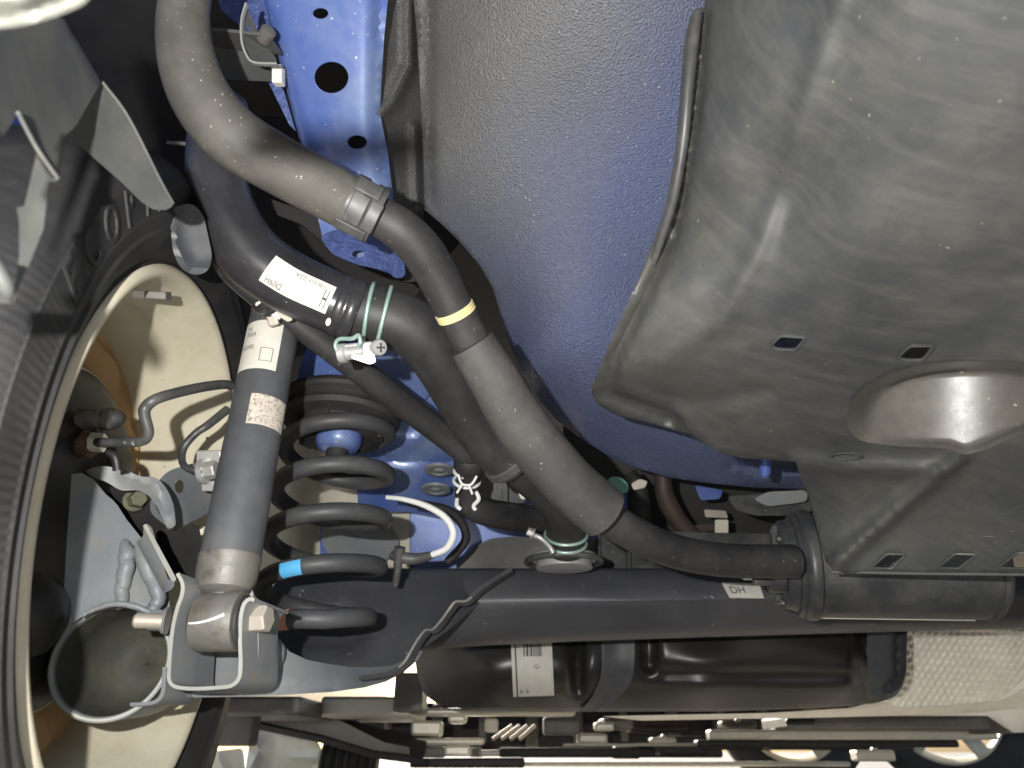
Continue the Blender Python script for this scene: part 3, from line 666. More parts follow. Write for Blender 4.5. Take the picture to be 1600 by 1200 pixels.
# ================================================================== blue chassis rail
rail = thing('chassis_rail', 'blue painted chassis rail with round holes at the top', 'chassis rail', P(560, 430, .68))
rc = [(412, -60, .54), (620, -60, .54), (412, 0, .56), (600, 0, .56), (470, 225, .625), (590, 180, .61), (520, 370, .66), (645, 440, .69), (600, 300, .645)]
V, Fc = sheet([(402, -60), (612, -60), (606, 0), (600, 60), (596, 130), (594, 178), (606, 240), (616, 320), (628, 400), (634, 432), (600, 425), (540, 405), (506, 380), (470, 226), (440, 110), (412, 0)], rc, .035, step=9,
  holes=[ell(501, 21, 12.5, 9), ell(518, 121, 27, 25, 28), ell(558, 222, 15.5, 11)],
  ridges=[([(600, -60), (594, 178), (634, 432)], 14, .012), ([(405, -60), (412, 0), (470, 226)], 8, .006)])
mesh('web', V, Fc, M['blue'], rail, sharp=60)
for L, d in ((ell(501, 21, 13, 9.5, 28), .5655), (ell(518, 121, 27.5, 25.5, 32), .5955), (ell(558, 222, 16, 11.5, 28), .6275)):
    f = tps(rc); dd = f(np.array(L)); T = Tube(PP([a for a, b in L], [b for a, b in L], dd + .0005), np.full(len(L), .0007), 6, closed=True); mesh('hole_rim', T.V, T.F, M['blue'], rail)
V, Fc = sheet(rnd([(500, 372), (512, 362), (560, 352), (612, 378), (630, 400), (634, 432), (618, 436), (606, 424), (560, 414), (520, 398)], 8), [(500, 372, .63), (634, 432, .66), (560, 352, .66), (560, 414, .625), (520, 398, .625), (612, 378, .665)], .022, step=7, holes=[ell(560, 397, 10, 5.5)])
mesh('end_bracket', V, Fc, M['blue_rough'], rail)
V, Fc = sheet([(415, 120), (440, 130), (462, 205), (452, 195), (430, 150)], .64, .02); mesh('inner_flange', V, Fc, M['blue_rough'], rail)
V, Fc = sheet([(330, -40), (420, -40), (420, 60), (380, 45), (345, 15)], .66, .01, step=10); mesh('inner_flange', V, Fc, M['blue_rough'], rail)

# side wall of the rail and the seam to the floor
V, Fc = sheet([(590, -60), (660, -60), (664, 180), (668, 300), (664, 330), (650, 440), (632, 440), (606, 250), (588, 178)], [(590, -60, .575), (660, -60, .66), (588, 178, .635), (664, 180, .71), (632, 440, .71), (664, 320, .75)], .004, step=4, ridges=[([(640, -60), (640, 100), (612, 160), (596, 175)], 12, -.025), ([(648, 200), (652, 320)], 8, -.015)])
mesh('side_wall', V, Fc, M['underseal_grey'], rail)

# floor pan / spare wheel well
pan = thing('floor_pan', 'bluish grey floor pan with pebbly underseal coating', 'floor pan', P(950, 740, .82))
pcn = [(640, -60, .60), (900, -60, .47), (1250, -60, .50), (655, 100, .645), (650, 320, .71), (700, 420, .75), (700, 100, .60), (720, 250, .635), (850, 200, .58), (1000, 200, .57), (850, 450, .66), (790, 540, .77), (830, 560, .72), (1000, 450, .66), (860, 655, .815), (920, 640, .755), (1000, 620, .735), (1000, 728, .86), (1080, 700, .80), (1250, 762, .90), (1250, 730, .85), (1330, 600, .75), (1330, 300, .62)]
V, Fc = sheet([(640, -60), (1330, -60), (1330, 770), (1250, 764), (1180, 762), (1100, 754), (1040, 745), (990, 730), (950, 712), (905, 683), (868, 655), (845, 628), (815, 580), (797, 540), (782, 490), (770, 450), (750, 415), (720, 380), (690, 350), (664, 328), (660, 200), (652, 60)], pcn, .006, step=8,
  ridges=[([(672, -60), (668, 150), (672, 310)], 7, .018)], dishes=[(rnd([(1130, 722), (1145, 716), (1260, 720), (1260, 742), (1180, 740), (1140, 733)], 8), 8, .02)])
mesh('pan', V, Fc, M['underseal'], pan, sharp=70)
mb = MB().add(*lathe([(.006, -.03), (.006, 0), (.0052, .002)] , P(1196, 716, .735), nrm(-UP + .15 * FWD), 14)); 
T = Tube(np.array([P(1196, 712, .735) + nrm(-UP + .1 * FWD) * t for t in np.linspace(0, .023, 40)]), np.array([.0056 + .0007 * (i % 4 < 2) for i in range(34)] + [.0048, .0046, .0044, .0042, .004, .0035]), 16); 
o = mesh('threaded_stud', T.V, T.F, M['blue']); tag(o, 'small blue threaded stud hanging below the plastic cover edge', 'stud')

# ================================================================== plastic under cover
uc = thing('under_cover', 'large dusty grey plastic under cover with diamond shaped slots', 'under cover', P(1300, 888, .62))
ctl = [(1085, 10, .46), (1075, 120, .455), (1060, 250, .465), (1030, 380, .50), (930, 610, .585), (945, 640, .62), (1110, 20, .425), (1100, 250, .43), (1060, 440, .47), (985, 600, .545), (1250, 20, .35), (1400, -60, .285), (1640, -60, .26), (1640, 300, .33), (1220, 300, .41), (1300, 350, .385), (1150, 540, .48), (1300, 530, .445), (1640, 520, .40), (1060, 640, .575), (1120, 700, .60), (1250, 715, .575), (1330, 712, .55), (1640, 690, .46), (1262, 770, .615), (1290, 880, .625), (1300, 890, .62), (1640, 892, .54), (1640, 770, .50), (1420, 800, .575)]
dia = lambda cx, cy, s=1, k=1: rnd([(cx - 26 * s, cy + 10 * k), (cx - 10 * s, cy - 10 * k), (cx + 26 * s, cy - 12 * k), (cx + 12 * s, cy + 10 * k)], 5, 2)
slots = [rnd([(1206, 539), (1220, 525), (1258, 528), (1243, 546), (1214, 545)], 5, 2), rnd([(1404, 558), (1422, 541), (1458, 541), (1441, 562), (1414, 562)], 5, 2),
         rnd([(1363, 886), (1386, 866), (1414, 867), (1393, 888)], 4, 2), rnd([(1467, 886), (1492, 866), (1524, 867), (1498, 888)], 4, 2), rnd([(1562, 886), (1590, 864), (1628, 866), (1604, 888)], 4, 2)]
dish = [(1322, 650), (1332, 622), (1356, 600), (1392, 582), (1440, 570), (1500, 564), (1570, 565), (1650, 578), (1650, 660), (1590, 680), (1545, 700), (1510, 712), (1480, 700), (1400, 697), (1345, 690), (1327, 675)]
outl = [(1078, 28), (1086, 14), (1100, 12), (1112, -60), (1660, -60), (1660, 897), (1320, 896), (1302, 890), (1290, 878), (1278, 830), (1262, 772), (1248, 738), (1244, 722), (1160, 716), (1125, 708), (1100, 692), (1080, 680), (1020, 662), (960, 648), (932, 630), (924, 612), (930, 590), (960, 520), (1000, 430), (1035, 340), (1052, 260), (1062, 160), (1068, 70)]
V, Fc = sheet(outl, ctl, .0035, step=8, holes=slots + [rnd(dish, 10, 2)],
  ridges=[([(1100, 20), (1092, 130), (1075, 260), (1048, 380), (960, 560), (948, 615), (1050, 655)], 10, .016),
          ([(1310, 0), (1270, 120), (1235, 250), (1180, 400), (1130, 500), (1040, 560)], 18, -.0045),
          ([(985, 598), (1070, 630), (1200, 610)], 14, .006), ([(1060, 640), (1085, 670), (1120, 704)], 10, -.008),
          ([(1244, 720), (1330, 730), (1460, 735)], 12, -.010), ([(1500, 715), (1420, 780), (1310, 876)], 13, -.014)],
  )
mesh('cover', V, Fc, M['plastic'], uc, sharp=70)
f = tps(ctl)
cD = np.array([1500., 640.])
def scoop_d(q):
    q = np.asarray(q, float); rho = .615 - ((q[:, 0] - 1492) / 330.) ** 2 * .085
    return rho / np.sqrt(1 + ((q[:, 0] - 800) ** 2 + (q[:, 1] - 600) ** 2) / FPX ** 2)
dl_ = dens(rnd(dish, 10, 2), 8); fd = f(np.array(dl_)); V = []; Kr = 16
for i, s in enumerate(np.linspace(0, 1, Kr)):
    q = np.array([tuple(cD + (np.array(p) - cD) * (1 - s)) for p in dl_]); w_ = np.clip(s / .22, 0, 1); w_ = w_ * w_ * (3 - 2 * w_)
    V.append(PP(q[:, 0], q[:, 1], fd * (1 - w_) + np.maximum(scoop_d(q), fd.mean() * 0 + f(q) + .006) * w_))
nl = len(dl_); V = np.vstack(V)
mesh('scoop', V, [[i * nl + j, i * nl + (j + 1) % nl, (i + 1) * nl + (j + 1) % nl, (i + 1) * nl + j] for i in range(Kr - 1) for j in range(nl)], M['scoop'], uc, sharp=60)
for L in slots:
    c = np.mean(L, 0); L2 = [tuple(c + (np.array(p) - c) * 1.06) for p in L]; T = Tube(PP([a for a, b in L2], [b for a, b in L2], f(np.array(L2)) - .0004), np.full(len(L2), .0011), 6, closed=True); mesh('slot_rim', T.V, T.F, M['plastic'], uc)
# folded inner lip of the lower edge and an upright lip at the top left
T = tubepx([(1300, 893, .62, 3), (1450, 896, .585, 3), (1660, 898, .54, 3)], 20, 8); mesh('edge_lip', T.V, T.F, M['plastic'], uc)
T = tubepx([(1090, 20, .445, 8), (1084, 60, .445, 9), (1076, 130, .447, 9), (1068, 220, .455, 8), (1050, 320, .475, 7), (1010, 440, .515, 6)], 40, 14); mesh('edge_roll', T.V, T.F, M['plastic_dark'], uc)
# moulded oval emblem and line
L = ell(1539, 845, 21, 7, 30, -.08); T = Tube(PP([a for a, b in L], [b for a, b in L], f(np.array(L)) + .0006), np.full(len(L), .0008), 6, closed=True); mesh('moulded_oval', T.V, T.F, M['plastic'], uc)
L = ell(1322, 713, 24, 5, 30, 0); T = Tube(PP([a for a, b in L], [b for a, b in L], f(np.array(L)) - .0090), np.full(len(L), .0008), 6, closed=True); mesh('moulded_oval', T.V, T.F, M['plastic'], uc)
L = [(1554, 832), (1556, 802), (1574, 801), (1600, 786), (1640, 770)]; T = Tube(PP([a for a, b in L], [b for a, b in L], f(np.array(L)) + .0008), np.full(len(L), .0009), 6); mesh('moulded_line', T.V, T.F, M['plastic'], uc)

# ================================================================== inner body behind spring and hoses
body = thing('spring_tower', 'blue body pressing above and behind the coil spring', 'body panel', P(620, 890, .95))
V, Fc = sheet(rnd([(462, 600), (472, 560), (500, 505), (640, 500), (700, 560), (668, 622), (640, 640), (560, 622), (455, 618)], 8), [(462, 600, .775), (500, 520, .79), (640, 505, .80), (700, 560, .84), (640, 640, .83), (520, 616, .76)], .02, step=10, ridges=[([(455, 617), (540, 614), (610, 628)], 8, .012)]); mesh('upper_mount', V, Fc, M['blue'], body)
V, Fc = sheet([(455, 612), (640, 600), (720, 640), (800, 690), (850, 740), (850, 800), (780, 810), (700, 812), (640, 800), (560, 800), (555, 720), (470, 690)], [(455, 612, .80), (640, 600, .84), (850, 740, .98), (780, 810, .98), (560, 800, .92), (650, 700, .88), (470, 690, .85)], .006, step=9,
  ridges=[([(610, 690), (650, 690), (665, 675), (700, 670)], 8, -.008), ([(590, 725), (650, 716), (720, 722)], 10, .010)]); mesh('panel', V, Fc, M['blue'], body)
for px, py, d in ((686, 733, .875), (681, 763, .88)):
    V, Fc = lathe([(.019, 0), (.018, .003), (.012, .0035), (.011, .0015), (.007, .0015), (.005, .004), (.001, .0045)], P(px, py, d), nrm((0, -.05, -1)), 36); mesh('plug', V, Fc, M['arm_paint'], body)
V, Fc = sheet([(500, 805), (700, 800), (900, 780), (980, 760), (980, 900), (500, 900)], [(500, 805, 1.0), (980, 760, 1.06), (980, 900, 1.02), (500, 900, 1.0)], .006, step=20, holes=[ell(563, 828, 14, 6)]); mesh('lower_panel', V, Fc, M['blue'], body)
V, Fc = sheet(rnd([(500, 840), (510, 812), (560, 806), (610, 815), (625, 850), (600, 880), (520, 880)], 8), .97, .01, step=12, holes=[ell(563, 828, 13, 6)]); mesh('bump_plate', V, Fc, M['arm_paint'], body)
V, Fc = sheet(rnd([(742, 735), (820, 740), (822, 785), (790, 790), (750, 783)], 6), .90, .04, step=0); mesh('mount_block', V, Fc, M['plastic_dark'], body, bevel=.002)
mesh('mount_rib', *pbox(784, 794, 734, 792, .885, .02), M['plastic_dark'], body, bevel=.001)

# dark mass higher up behind the big hoses
for nm, lb, pts_, d, mt in (('rear_crossmember', 'dark crossmember in shade between the two big hoses', [(360, 280), (420, 310), (520, 345), (510, 380), (470, 350), (430, 335), (380, 310)], .70, 'liner'),):
    V, Fc = sheet(rnd(pts_, 6), d, .03, step=14); o = mesh(nm, V, Fc, M[mt]); tag(o, lb, 'crossmember')

# ================================================================== hoses
# upper sleeved vent hose
h1 = thing('vent_hose', 'big dusty brown sleeved hose running down from the upper left', 'hose', P(545, 325, .50))
Th = tubepx([(300, -60, .46, 36), (287, 20, .455, 38), (292, 90, .45, 43), (316, 155, .45, 47), (362, 212, .455, 48), (430, 255, .465, 46), (498, 292, .48, 44), (543, 317, .49, 42)], 80, 36); mesh('sleeve', Th.V, Th.F, M['sleeve'], h1)
ax = nrm(P(580, 335, .495) - P(530, 310, .49))
mb = MB().add(*lathe([(m_(36, .49), -.012), (m_(36, .49), .006), (m_(33, .49), .010)], P(553, 322, .492), ax, 36)); mb.build('hose_end', M['rubber'], h1)
# breather hose with yellow ring
h2 = thing('breather_hose', 'black bent breather hose with a yellow ring', 'hose', P(745, 545, .55))
Tb = tubepx([(545, 318, .495, 30), (580, 333, .497, 31), (622, 356, .50, 33), (656, 388, .51, 34), (680, 425, .52, 33), (703, 470, .53, 31), (726, 515, .54, 30), (750, 560, .55, 30)], 70, 32); mesh('hose', Tb.V, Tb.F, M['hose'], h2)
uY = find_u(Tb, 711, 487); p, r, t = Tb.at(uY)
mb = MB()
for k in (-1, 0, 1): mb.add(*lathe([(r, k * .0023 - .0011), (r + .0009, k * .0023 - .0006), (r + .0009, k * .0023 + .0006), (r, k * .0023 + .0011)], p, t, 40, closed=True))
mb.build('ring', M['yellow'], h2)
# band clamp
cl = thing('band_clamp', 'black plastic band clamp at the end of the sleeved hose', 'hose clamp', P(560, 355, .49))
pc_, axc = P(566, 326, .494), nrm(P(592, 340, .497) - P(540, 312, .49)); rc_ = m_(43, .494)
mb = MB().add(*lathe([(rc_ - .002, -.011), (rc_ + .0015, -.011), (rc_ + .0018, -.003), (rc_ + .0006, -.002), (rc_ + .0006, .003), (rc_ + .0018, .004), (rc_ + .0015, .012), (rc_ - .002, .012)], pc_, axc, 48, closed=True)); mb.build('band', M['plastic_dark'], cl)
up_ = nrm(UP - axc * (UP @ axc)); sd_ = np.cross(axc, up_)
tow = nrm((CAM - pc_) - axc * ((CAM - pc_) @ axc))
def arcband(o, axis, r0, r1, h0, h1, a0, a1, k=14):
    n0 = nrm((CAM - o) - axis * ((CAM - o) @ axis)); b_ = np.cross(axis, n0); V = []
    for t in np.linspace(a0, a1, k):
        e = math.cos(t) * n0 + math.sin(t) * b_
        V += [o + axis * h0 + e * r0, o + axis * h0 + e * r1, o + axis * h1 + e * r1, o + axis * h1 + e * r0]
    Fq = [[i * 4 + j, i * 4 + (j + 1) % 4, i * 4 + 4 + (j + 1) % 4, i * 4 + 4 + j] for i in range(k - 1) for j in range(4)] + [[0, 1, 2, 3], [4 * k - 4, 4 * k - 3, 4 * k - 2, 4 * k - 1]]
    return V, Fq
for nm, h0, h1, e0, a0, a1 in (('buckle', -.010, .008, .0035, .45, 1.05), ('buckle', -.013, .010, .004, -1.05, -.65), ('latch', .004, .013, .0034, -.6, .4), ('tongue', -.009, .003, .0028, -.62, .42)):
    s_ = 1 if np.cross(axc, tow) @ UP > 0 else -1
    mesh(nm, *arcband(pc_, axc, rc_, rc_ + e0, h0, h1, a0 * s_, a1 * s_), M['plastic_dark'], cl, bevel=.0008)
# foam sleeve and pipe to canister
h3 = thing('canister_pipe', 'dark pipe in a grey foam sleeve leading to the canister', 'pipe', P(960, 830, .60))
Tf = tubepx([(738, 538, .535, 37), (770, 590, .54, 40), (802, 645, .55, 42), (838, 695, .558, 43), (885, 750, .568, 43), (918, 780, .575, 43), (944, 802, .58, 42)], 70, 40); mesh('foam_sleeve', Tf.V, Tf.F, M['foam'], h3)
Tp = tubepx([(915, 778, .585, 27), (960, 815, .595, 27), (1005, 842, .61, 27), (1060, 863, .63, 26.5), (1120, 874, .65, 26), (1180, 877, .665, 26), (1240, 877, .675, 26)], 60, 32); mesh('pipe', Tp.V, Tp.F, M['hose'], h3)

# fuel filler pipe
fp = thing('filler_pipe', 'glossy black fuel filler pipe with a white part sticker', 'pipe', P(560, 520, .60))
Tg = tubepx([(345, 160, .56, 40), (338, 225, .55, 43), (340, 285, .545, 46), (358, 345, .54, 48), (392, 398, .543, 50), (446, 438, .548, 49), (505, 466, .555, 48), (556, 488, .56, 47)], 90, 40); mesh('pipe', Tg.V, Tg.F, M['gloss_black'], fp)
axf = nrm(P(600, 505, .565) - P(530, 478, .557)); cf = P(552, 486, .56); rf = m_(47, .56)
mb = MB().add(*lathe([(rf * .95, -.016), (rf * 1.03, -.013), (rf * 1.05, -.009), (rf * 1.0, -.006), (rf * 1.07, -.003), (rf * 1.07, .001), (rf * 1.0, .004)], cf, axf, 48)); mb.build('collar', M['gloss_black'], fp)
u0, u1 = find_u(Tg, 424, 424), find_u(Tg, 520, 472)
# sticker, its lettering upside down as it is stuck on
lab = label(Tg, u0, u1, -.44, .50, M['sticker'], fp, 24, 16)
def fpm(x, y):   # x: 0 right end .. 1 left end ; y: 0 picture top .. 1 picture bottom
    return Tg.surf(u1 + (u0 - u1) * x, .50 - .94 * (y), .0007)
tp_, bt_ = Tg.surf((u0 + u1) / 2, .5), Tg.surf((u0 + u1) / 2, -.44)
flip = (tp_ - bt_) @ UP < 0
def fmap(x, y): return fpm(x, 1 - y if flip else y)
def ftext(s, cx, cy, kx, ky, mt=M['ink']):
    tv, tf = text2d(s, 1.0); mesh('print', [fmap(cx + x * kx, cy + y * ky) for x, y in tv], tf, mt, lab, smooth=False)
ftext('H', .105, .50, .14, .95); ftext('19E31F 22A', .40, .17, .098, .22, M['ink_faded']); ftext('D09H', .83, .80, .092, .30); 
for px, py in ((515, 494),):
    us = find_u(Tg, 530, 476); V = [];
    for k in range(20): V.append(Tg.surf(us + .010 * math.cos(k / 20 * 6.283), (.48 if flip else -.48) * 1.35 * (1) + .16 * math.sin(k / 20 * 6.283), .0010))
    mesh('paint_dot', V, [list(range(20))], M['paint_white'], fp)
for (a, b) in (((425, 470), (462, 462)), ((462, 478), (478, 460))):
    pass
# filler hose below it
fh = thing('filler_hose', 'thick black rubber filler hose clamped to the filler pipe', 'hose', P(790, 720, .66))
Tk = tubepx([(545, 484, .562, 42), (590, 492, .565, 45), (632, 506, .57, 46), (670, 535, .58, 46), (700, 580, .595, 44), (728, 630, .615, 42), (760, 680, .635, 41), (800, 722, .655, 40)], 80, 36); mesh('hose', Tk.V, Tk.F, M['hose'], fh)
axk = nrm(P(815, 738, .66) - P(775, 695, .645))
mb = MB().add(*lathe([(m_(41, .65), -.006), (m_(45, .65), -.004), (m_(45, .65), .003), (m_(41, .65), .005)], P(796, 717, .653), axk, 40)); mb.build('collar', M['plastic_dark'], fh)
Tl = tubepx([(790, 712, .66, 33), (830, 745, .69, 32), (860, 770, .72, 33), (878, 790, .75, 34), (884, 820, .77, 32), (884, 862, .78, 29)], 50, 32); mesh('lower_hose', Tl.V, Tl.F, M['hose'], fh)
# wire clamp with screw
wc = thing('wire_clamp', 'pale green double wire hose clamp with a cross head screw', 'hose clamp', P(560, 560, .54))
def ringon(T, u, extra, name, parent, mt, rr):
    p, r, t = T.at(u); return mesh(name, *torus(p, t, r + extra, rr, 64, 10), mt, parent)
for px in ((578, 490), (601, 496)): ringon(Tk, find_u(Tk, *px), .0012, 'wire_ring', wc, M['green_wire'], .0017)
sx = nrm(P(600, 545, .53) - P(535, 552, .535))
mb = MB().add(*lathe([(.004, -.004), (.0075, -.003), (.0075, .002), (.005, .003), (.005, .016), (.004, .017)], P(537, 552, .528), sx, 24)); mb.build('screw_nut', M['zinc'], wc)
mesh('screw_block', *boxv(P(562, 548, .528), sx * .012, nrm(UP - .25 * RIGHT) * .0062, FWD * .004), M['zinc'], wc, bevel=.0015)
V, Fc = sheet(rnd([(552, 548), (585, 553), (588, 566), (578, 570), (548, 560)], 4), .522, .003); mesh('clamp_lug', V, Fc, M['zinc'], wc, bevel=.0006)
sa = nrm((CAM - P(592, 543, .525)) + RIGHT * .35)
mb = MB().add(*lathe([(.0045, -.012), (.0045, 0), (.0062, .0005), (.0062, .003), (.0055, .0042), (.001, .0046)], P(590, 543, .522), sa, 28)); mb.build('screw_head', M['zinc'], wc)
a_, s1, s2 = frame(sa); cc = P(590, 543, .522) + sa * .0046
mb = MB().add(*boxv(cc, nrm(s1 + s2 * .4) * .0036, nrm(np.cross(sa, nrm(s1 + s2 * .4))) * .0007, sa * .0003)).add(*boxv(cc, nrm(np.cross(sa, nrm(s1 + s2 * .4))) * .0036, nrm(s1 + s2 * .4) * .0007, sa * .00034)); mb.build('cross_slot', M['ink'], wc)
T = tubepx([(530, 556, .53, 3), (524, 540, .53, 3.2), (530, 530, .528, 3.2), (550, 529, .522, 3.4), (560, 524, .518, 3.4), (563, 534, .516, 3.4), (560, 541, .518, 3)], 40, 10); mesh('wire_hook', T.V, T.F, M['green_wire'], wc)

# third, thinner pipe and its flattened bracket
tp3 = thing('vapour_pipe', 'thin black vapour pipe passing behind the shock absorber and filler pipe', 'pipe', P(735, 720, .72))
Tv = tubepx([(335, 250, .56, 26), (330, 310, .555, 27), (340, 365, .55, 27), (362, 415, .555, 25), (400, 455, .565, 22), (425, 475, .575, 21)], 60, 28); mesh('pipe', Tv.V, Tv.F, M['gloss_black'], tp3)
Tw = tubepx([(415, 468, .585, 19), (470, 510, .60, 20), (540, 562, .625, 21), (610, 617, .66, 21), (680, 670, .70, 20), (730, 708, .72, 20)], 60, 26); mesh('hose', Tw.V, Tw.F, M['hose'], tp3)
axv = nrm(Tv.W[-1] - Tv.W[-5]); mb = MB().add(*lathe([(.0125, -.012), (.0135, -.009), (.0135, -.004), (.0125, -.002), (.0135, .001), (.0125, .004)], Tv.W[-1], axv, 28)); mb.build('collar', M['gloss_black'], tp3)
us = find_u(Tv, 383, 446); V = [Tv.surf(.86 + .022 * math.cos(k / 18 * 6.283), .55 * (1 if (Tv.surf(.86, .5) - Tv.surf(.86, 0)) @ UP < 0 else -1) + .27 * math.sin(k / 18 * 6.283), .0009) for k in range(18)]; mesh('paint_dot', V, [list(range(18))], M['paint_white'], tp3)
mesh('clip', *boxv(P(438, 488, .572), nrm(RIGHT * .8 - UP * .5) * .010, nrm(RIGHT * .4 + UP) * .0035, FWD * .004), M['bolt'], tp3, bevel=.0012)
mesh('clip', *boxv(P(424, 492, .570), nrm(RIGHT * .3 - UP) * .0095, nrm(RIGHT + .3 * UP) * .0045, FWD * .002), M['bolt'], tp3, bevel=.0014)
mesh('clip', *boxv(P(438, 480, .568), nrm(RIGHT * .6 + UP) * .0095, nrm(RIGHT - .6 * UP) * .0048, FWD * .002), M['white'], tp3, bevel=.001)
V, Fc = sheet(rnd([(428, 480), (440, 478), (458, 500), (450, 503), (436, 495)], 3), .563, .004); mesh('clip', V, Fc, M['bolt'], tp3, bevel=.0008)
tpb = thing('pipe_shield', 'grey rounded end of a plastic shield below the filler pipe bend', 'shield', P(300, 430, .58))
V, Fc = sheet(rnd([(264, 326), (300, 316), (318, 335), (332, 400), (326, 424), (306, 431), (284, 422), (270, 395)], 14), [(264, 326, .49), (332, 400, .51), (306, 431, .505), (318, 335, .505)], .006, step=8, ridges=[([(268, 330), (276, 395), (300, 424), (326, 420)], 9, -.007)]); mesh('plate', V, Fc, M['damper'], tpb)
T = tubepx([(262, 223, .56, 3), (280, 224, .555, 3.5), (300, 226, .55, 3)], 12, 10); o = mesh('retaining_pin', T.V, T.F, M['dusty_metal']); tag(o, 'small grey pin sticking out beside the filler pipe bend', 'pin')

# spring-band clip and small hose
ch = thing('drain_hose', 'short black elbow hose with white spring clips below the vapour pipe', 'hose', P(740, 800, .76))
T = tubepx([(725, 705, .725, 20), (733, 725, .73, 20), (732, 750, .74, 19), (730, 775, .75, 19), (745, 795, .76, 21), (790, 806, .79, 22), (840, 812, .83, 22), (880, 812, .86, 22)], 70, 26); mesh('hose', T.V, T.F, M['hose'], ch)
axs = nrm(P(731, 765, .745) - P(734, 730, .735))
for k, (px, py) in enumerate(((730, 737), (729, 752))):
    mesh('spring_clip', *torus(P(px, py, .738), axs, m_(20, .738), .0018, 40, 8), M['white'], ch)
for pl in ([(716, 742, .71, 2), (722, 756, .708, 2), (736, 757, .708, 2), (745, 744, .71, 2)], [(722, 757, .708, 2), (714, 770, .71, 2)], [(733, 758, .708, 2), (738, 772, .71, 2)], [(744, 768, .73, 3), (748, 780, .732, 3.4), (740, 790, .735, 3), (743, 797, .735, 3)], [(714, 780, .73, 3), (714, 790, .735, 3.5), (720, 796, .735, 3)]):
    Tq = tubepx(pl, 20, 8); mesh('clip_wire', Tq.V, Tq.F, M['white'], ch)
mesh('clip_collar', *lathe([(m_(22, .73), -.006), (m_(24, .73), -.004), (m_(24, .73), .006), (m_(21, .73), .009)], P(733, 722, .728), axs, 26), M['rubber'], ch)
for nm, pts_ in (('longer', [(815, 748, .80, 4), (815, 772, .80, 4.5), (820, 776, .80, 4), (826, 764, .80, 4)]), ('shorter', [(838, 758, .80, 4), (834, 770, .80, 5), (840, 776, .80, 4), (843, 762, .80, 4)])):
    Tq = tubepx(pts_, 24, 10); o = mesh('retainer_clip', Tq.V, Tq.F, M['paint_white']); tag(o, 'white bent retainer clip beside the foam sleeve, %s of the pair' % nm, 'clip', 'white clips beside the foam sleeve')

# tank neck with clamp
nk = thing('tank_neck', 'grey ringed tank neck with a green wire clamp', 'tank neck', P(880, 890, .80))
for R_, z_, rr, mt in ((47, 0, .0042, 'zinc'), (58, .004, .0035, 'plastic_dark')):
    mesh('flange_ring', *torus(P(881, 872, .80) - np.array([0, 0, z_]), (0, -.05, 1), m_(R_, .80), rr, 60, 10), M[mt], nk)
mesh('neck_base', *lathe([(m_(44, .80), -.012), (m_(42, .8), .002), (m_(34, .8), .006)], P(881, 872, .80), (0, -.05, 1), 48), M['zinc'], nk)
for py in (836, 850): ringon(Tl, find_u(Tl, 884, py), .0012, 'wire_ring', nk, M['green_wire'], .0018)
T = tubepx([(834, 836, .745, 4.5), (845, 841, .742, 4), (858, 853, .742, 3.8), (864, 863, .742, 5)], 16, 14); mesh('clamp_screw', T.V, T.F, M['zinc'], nk)
mb = MB(); bolt(mb, P(833, 834, .738), nrm(P(820, 828, .74) - P(845, 840, .74)), .0045, .007); mb.build('screw_head', M['zinc'], nk)
# tank top panels behind the beam
tk = thing('fuel_tank', 'glossy black fuel tank below the beam with a strap', 'fuel tank', P(1020, 1115, 1.0))
V, Fc = sheet(rnd([(700, 900), (738, 858), (762, 842), (800, 838), (970, 845), (970, 960), (690, 960)], 14), [(700, 900, .93), (760, 845, .98), (970, 845, .98), (970, 960, .90), (690, 960, .90), (880, 880, .93)], .006, step=12, dishes=[(ell(881, 880, 70, 36, 36), 20, .012)])
mesh('upper_shell', V, Fc, M['floor_grey'], tk)
tp = thing('tank_guard', 'grey upright guard panel with a rib behind the dark pipe', 'guard panel', P(1050, 890, .92))
V, Fc = sheet([(938, 828), (1240, 835), (1240, 960), (938, 960)], .935, .006); mesh('panel', V, Fc, M['plastic_dark'], tp)
mesh('rib', *pbox(980, 986, 832, 950, .925, .01), M['plastic'], tp, bevel=.001)
mesh('rib', *pbox(934, 939, 832, 950, .925, .01), M['plastic'], tp, bevel=.001)

# ================================================================== charcoal canister
cn = thing('charcoal_canister', 'dark grey plastic canister lying along the beam under the cover', 'canister', P(1370, 965, .72))
cA, cB = P(1262, 882, .735), P(1545, 882, .70); cax = nrm(cB - cA); cl_ = np.linalg.norm(cB - cA); cr = m_(79, .73)
prof = [(cr * .9, -.004), (cr, .0), (cr, cl_ * .93), (cr * .985, cl_ * .95), (cr * 1.03, cl_ * .952), (cr * 1.03, cl_ * .962), (cr * .985, cl_ * .964), (cr * 1.0, cl_ * .975), (cr * .97, cl_ * .99), (cr * .85, cl_ * 1.02), (.001, cl_ * 1.03)]
mesh('body', *lathe(prof, cA, cax, 72), M['plastic_dark'], cn)
prof = [(.001, -.030), (cr * .80, -.030), (cr * .86, -.027), (cr * .88, -.020), (cr * .90, -.016), (cr * .98, -.0155), (cr * 1.02, -.012), (cr * 1.0, -.009), (cr * 1.06, -.006), (cr * 1.08, -.002), (cr * 1.06, .003), (cr * .98, .006)]
mesh('end_cap', *lathe(prof, cA, cax, 72), M['plastic_dark'], cn)
_, c1, c2 = frame(cax); vv = nrm(UP - cax * (UP @ cax)); hh = np.cross(cax, vv)
if hh @ FWD > 0: hh = -hh
fc0 = cA - cax * .030
mesh('cap_rib', *boxv(fc0 + hh * cr * .10 - cax * .0022, vv * cr * .78, hh * .0016, cax * .003), M['plastic_dark'], cn, bevel=.0006)
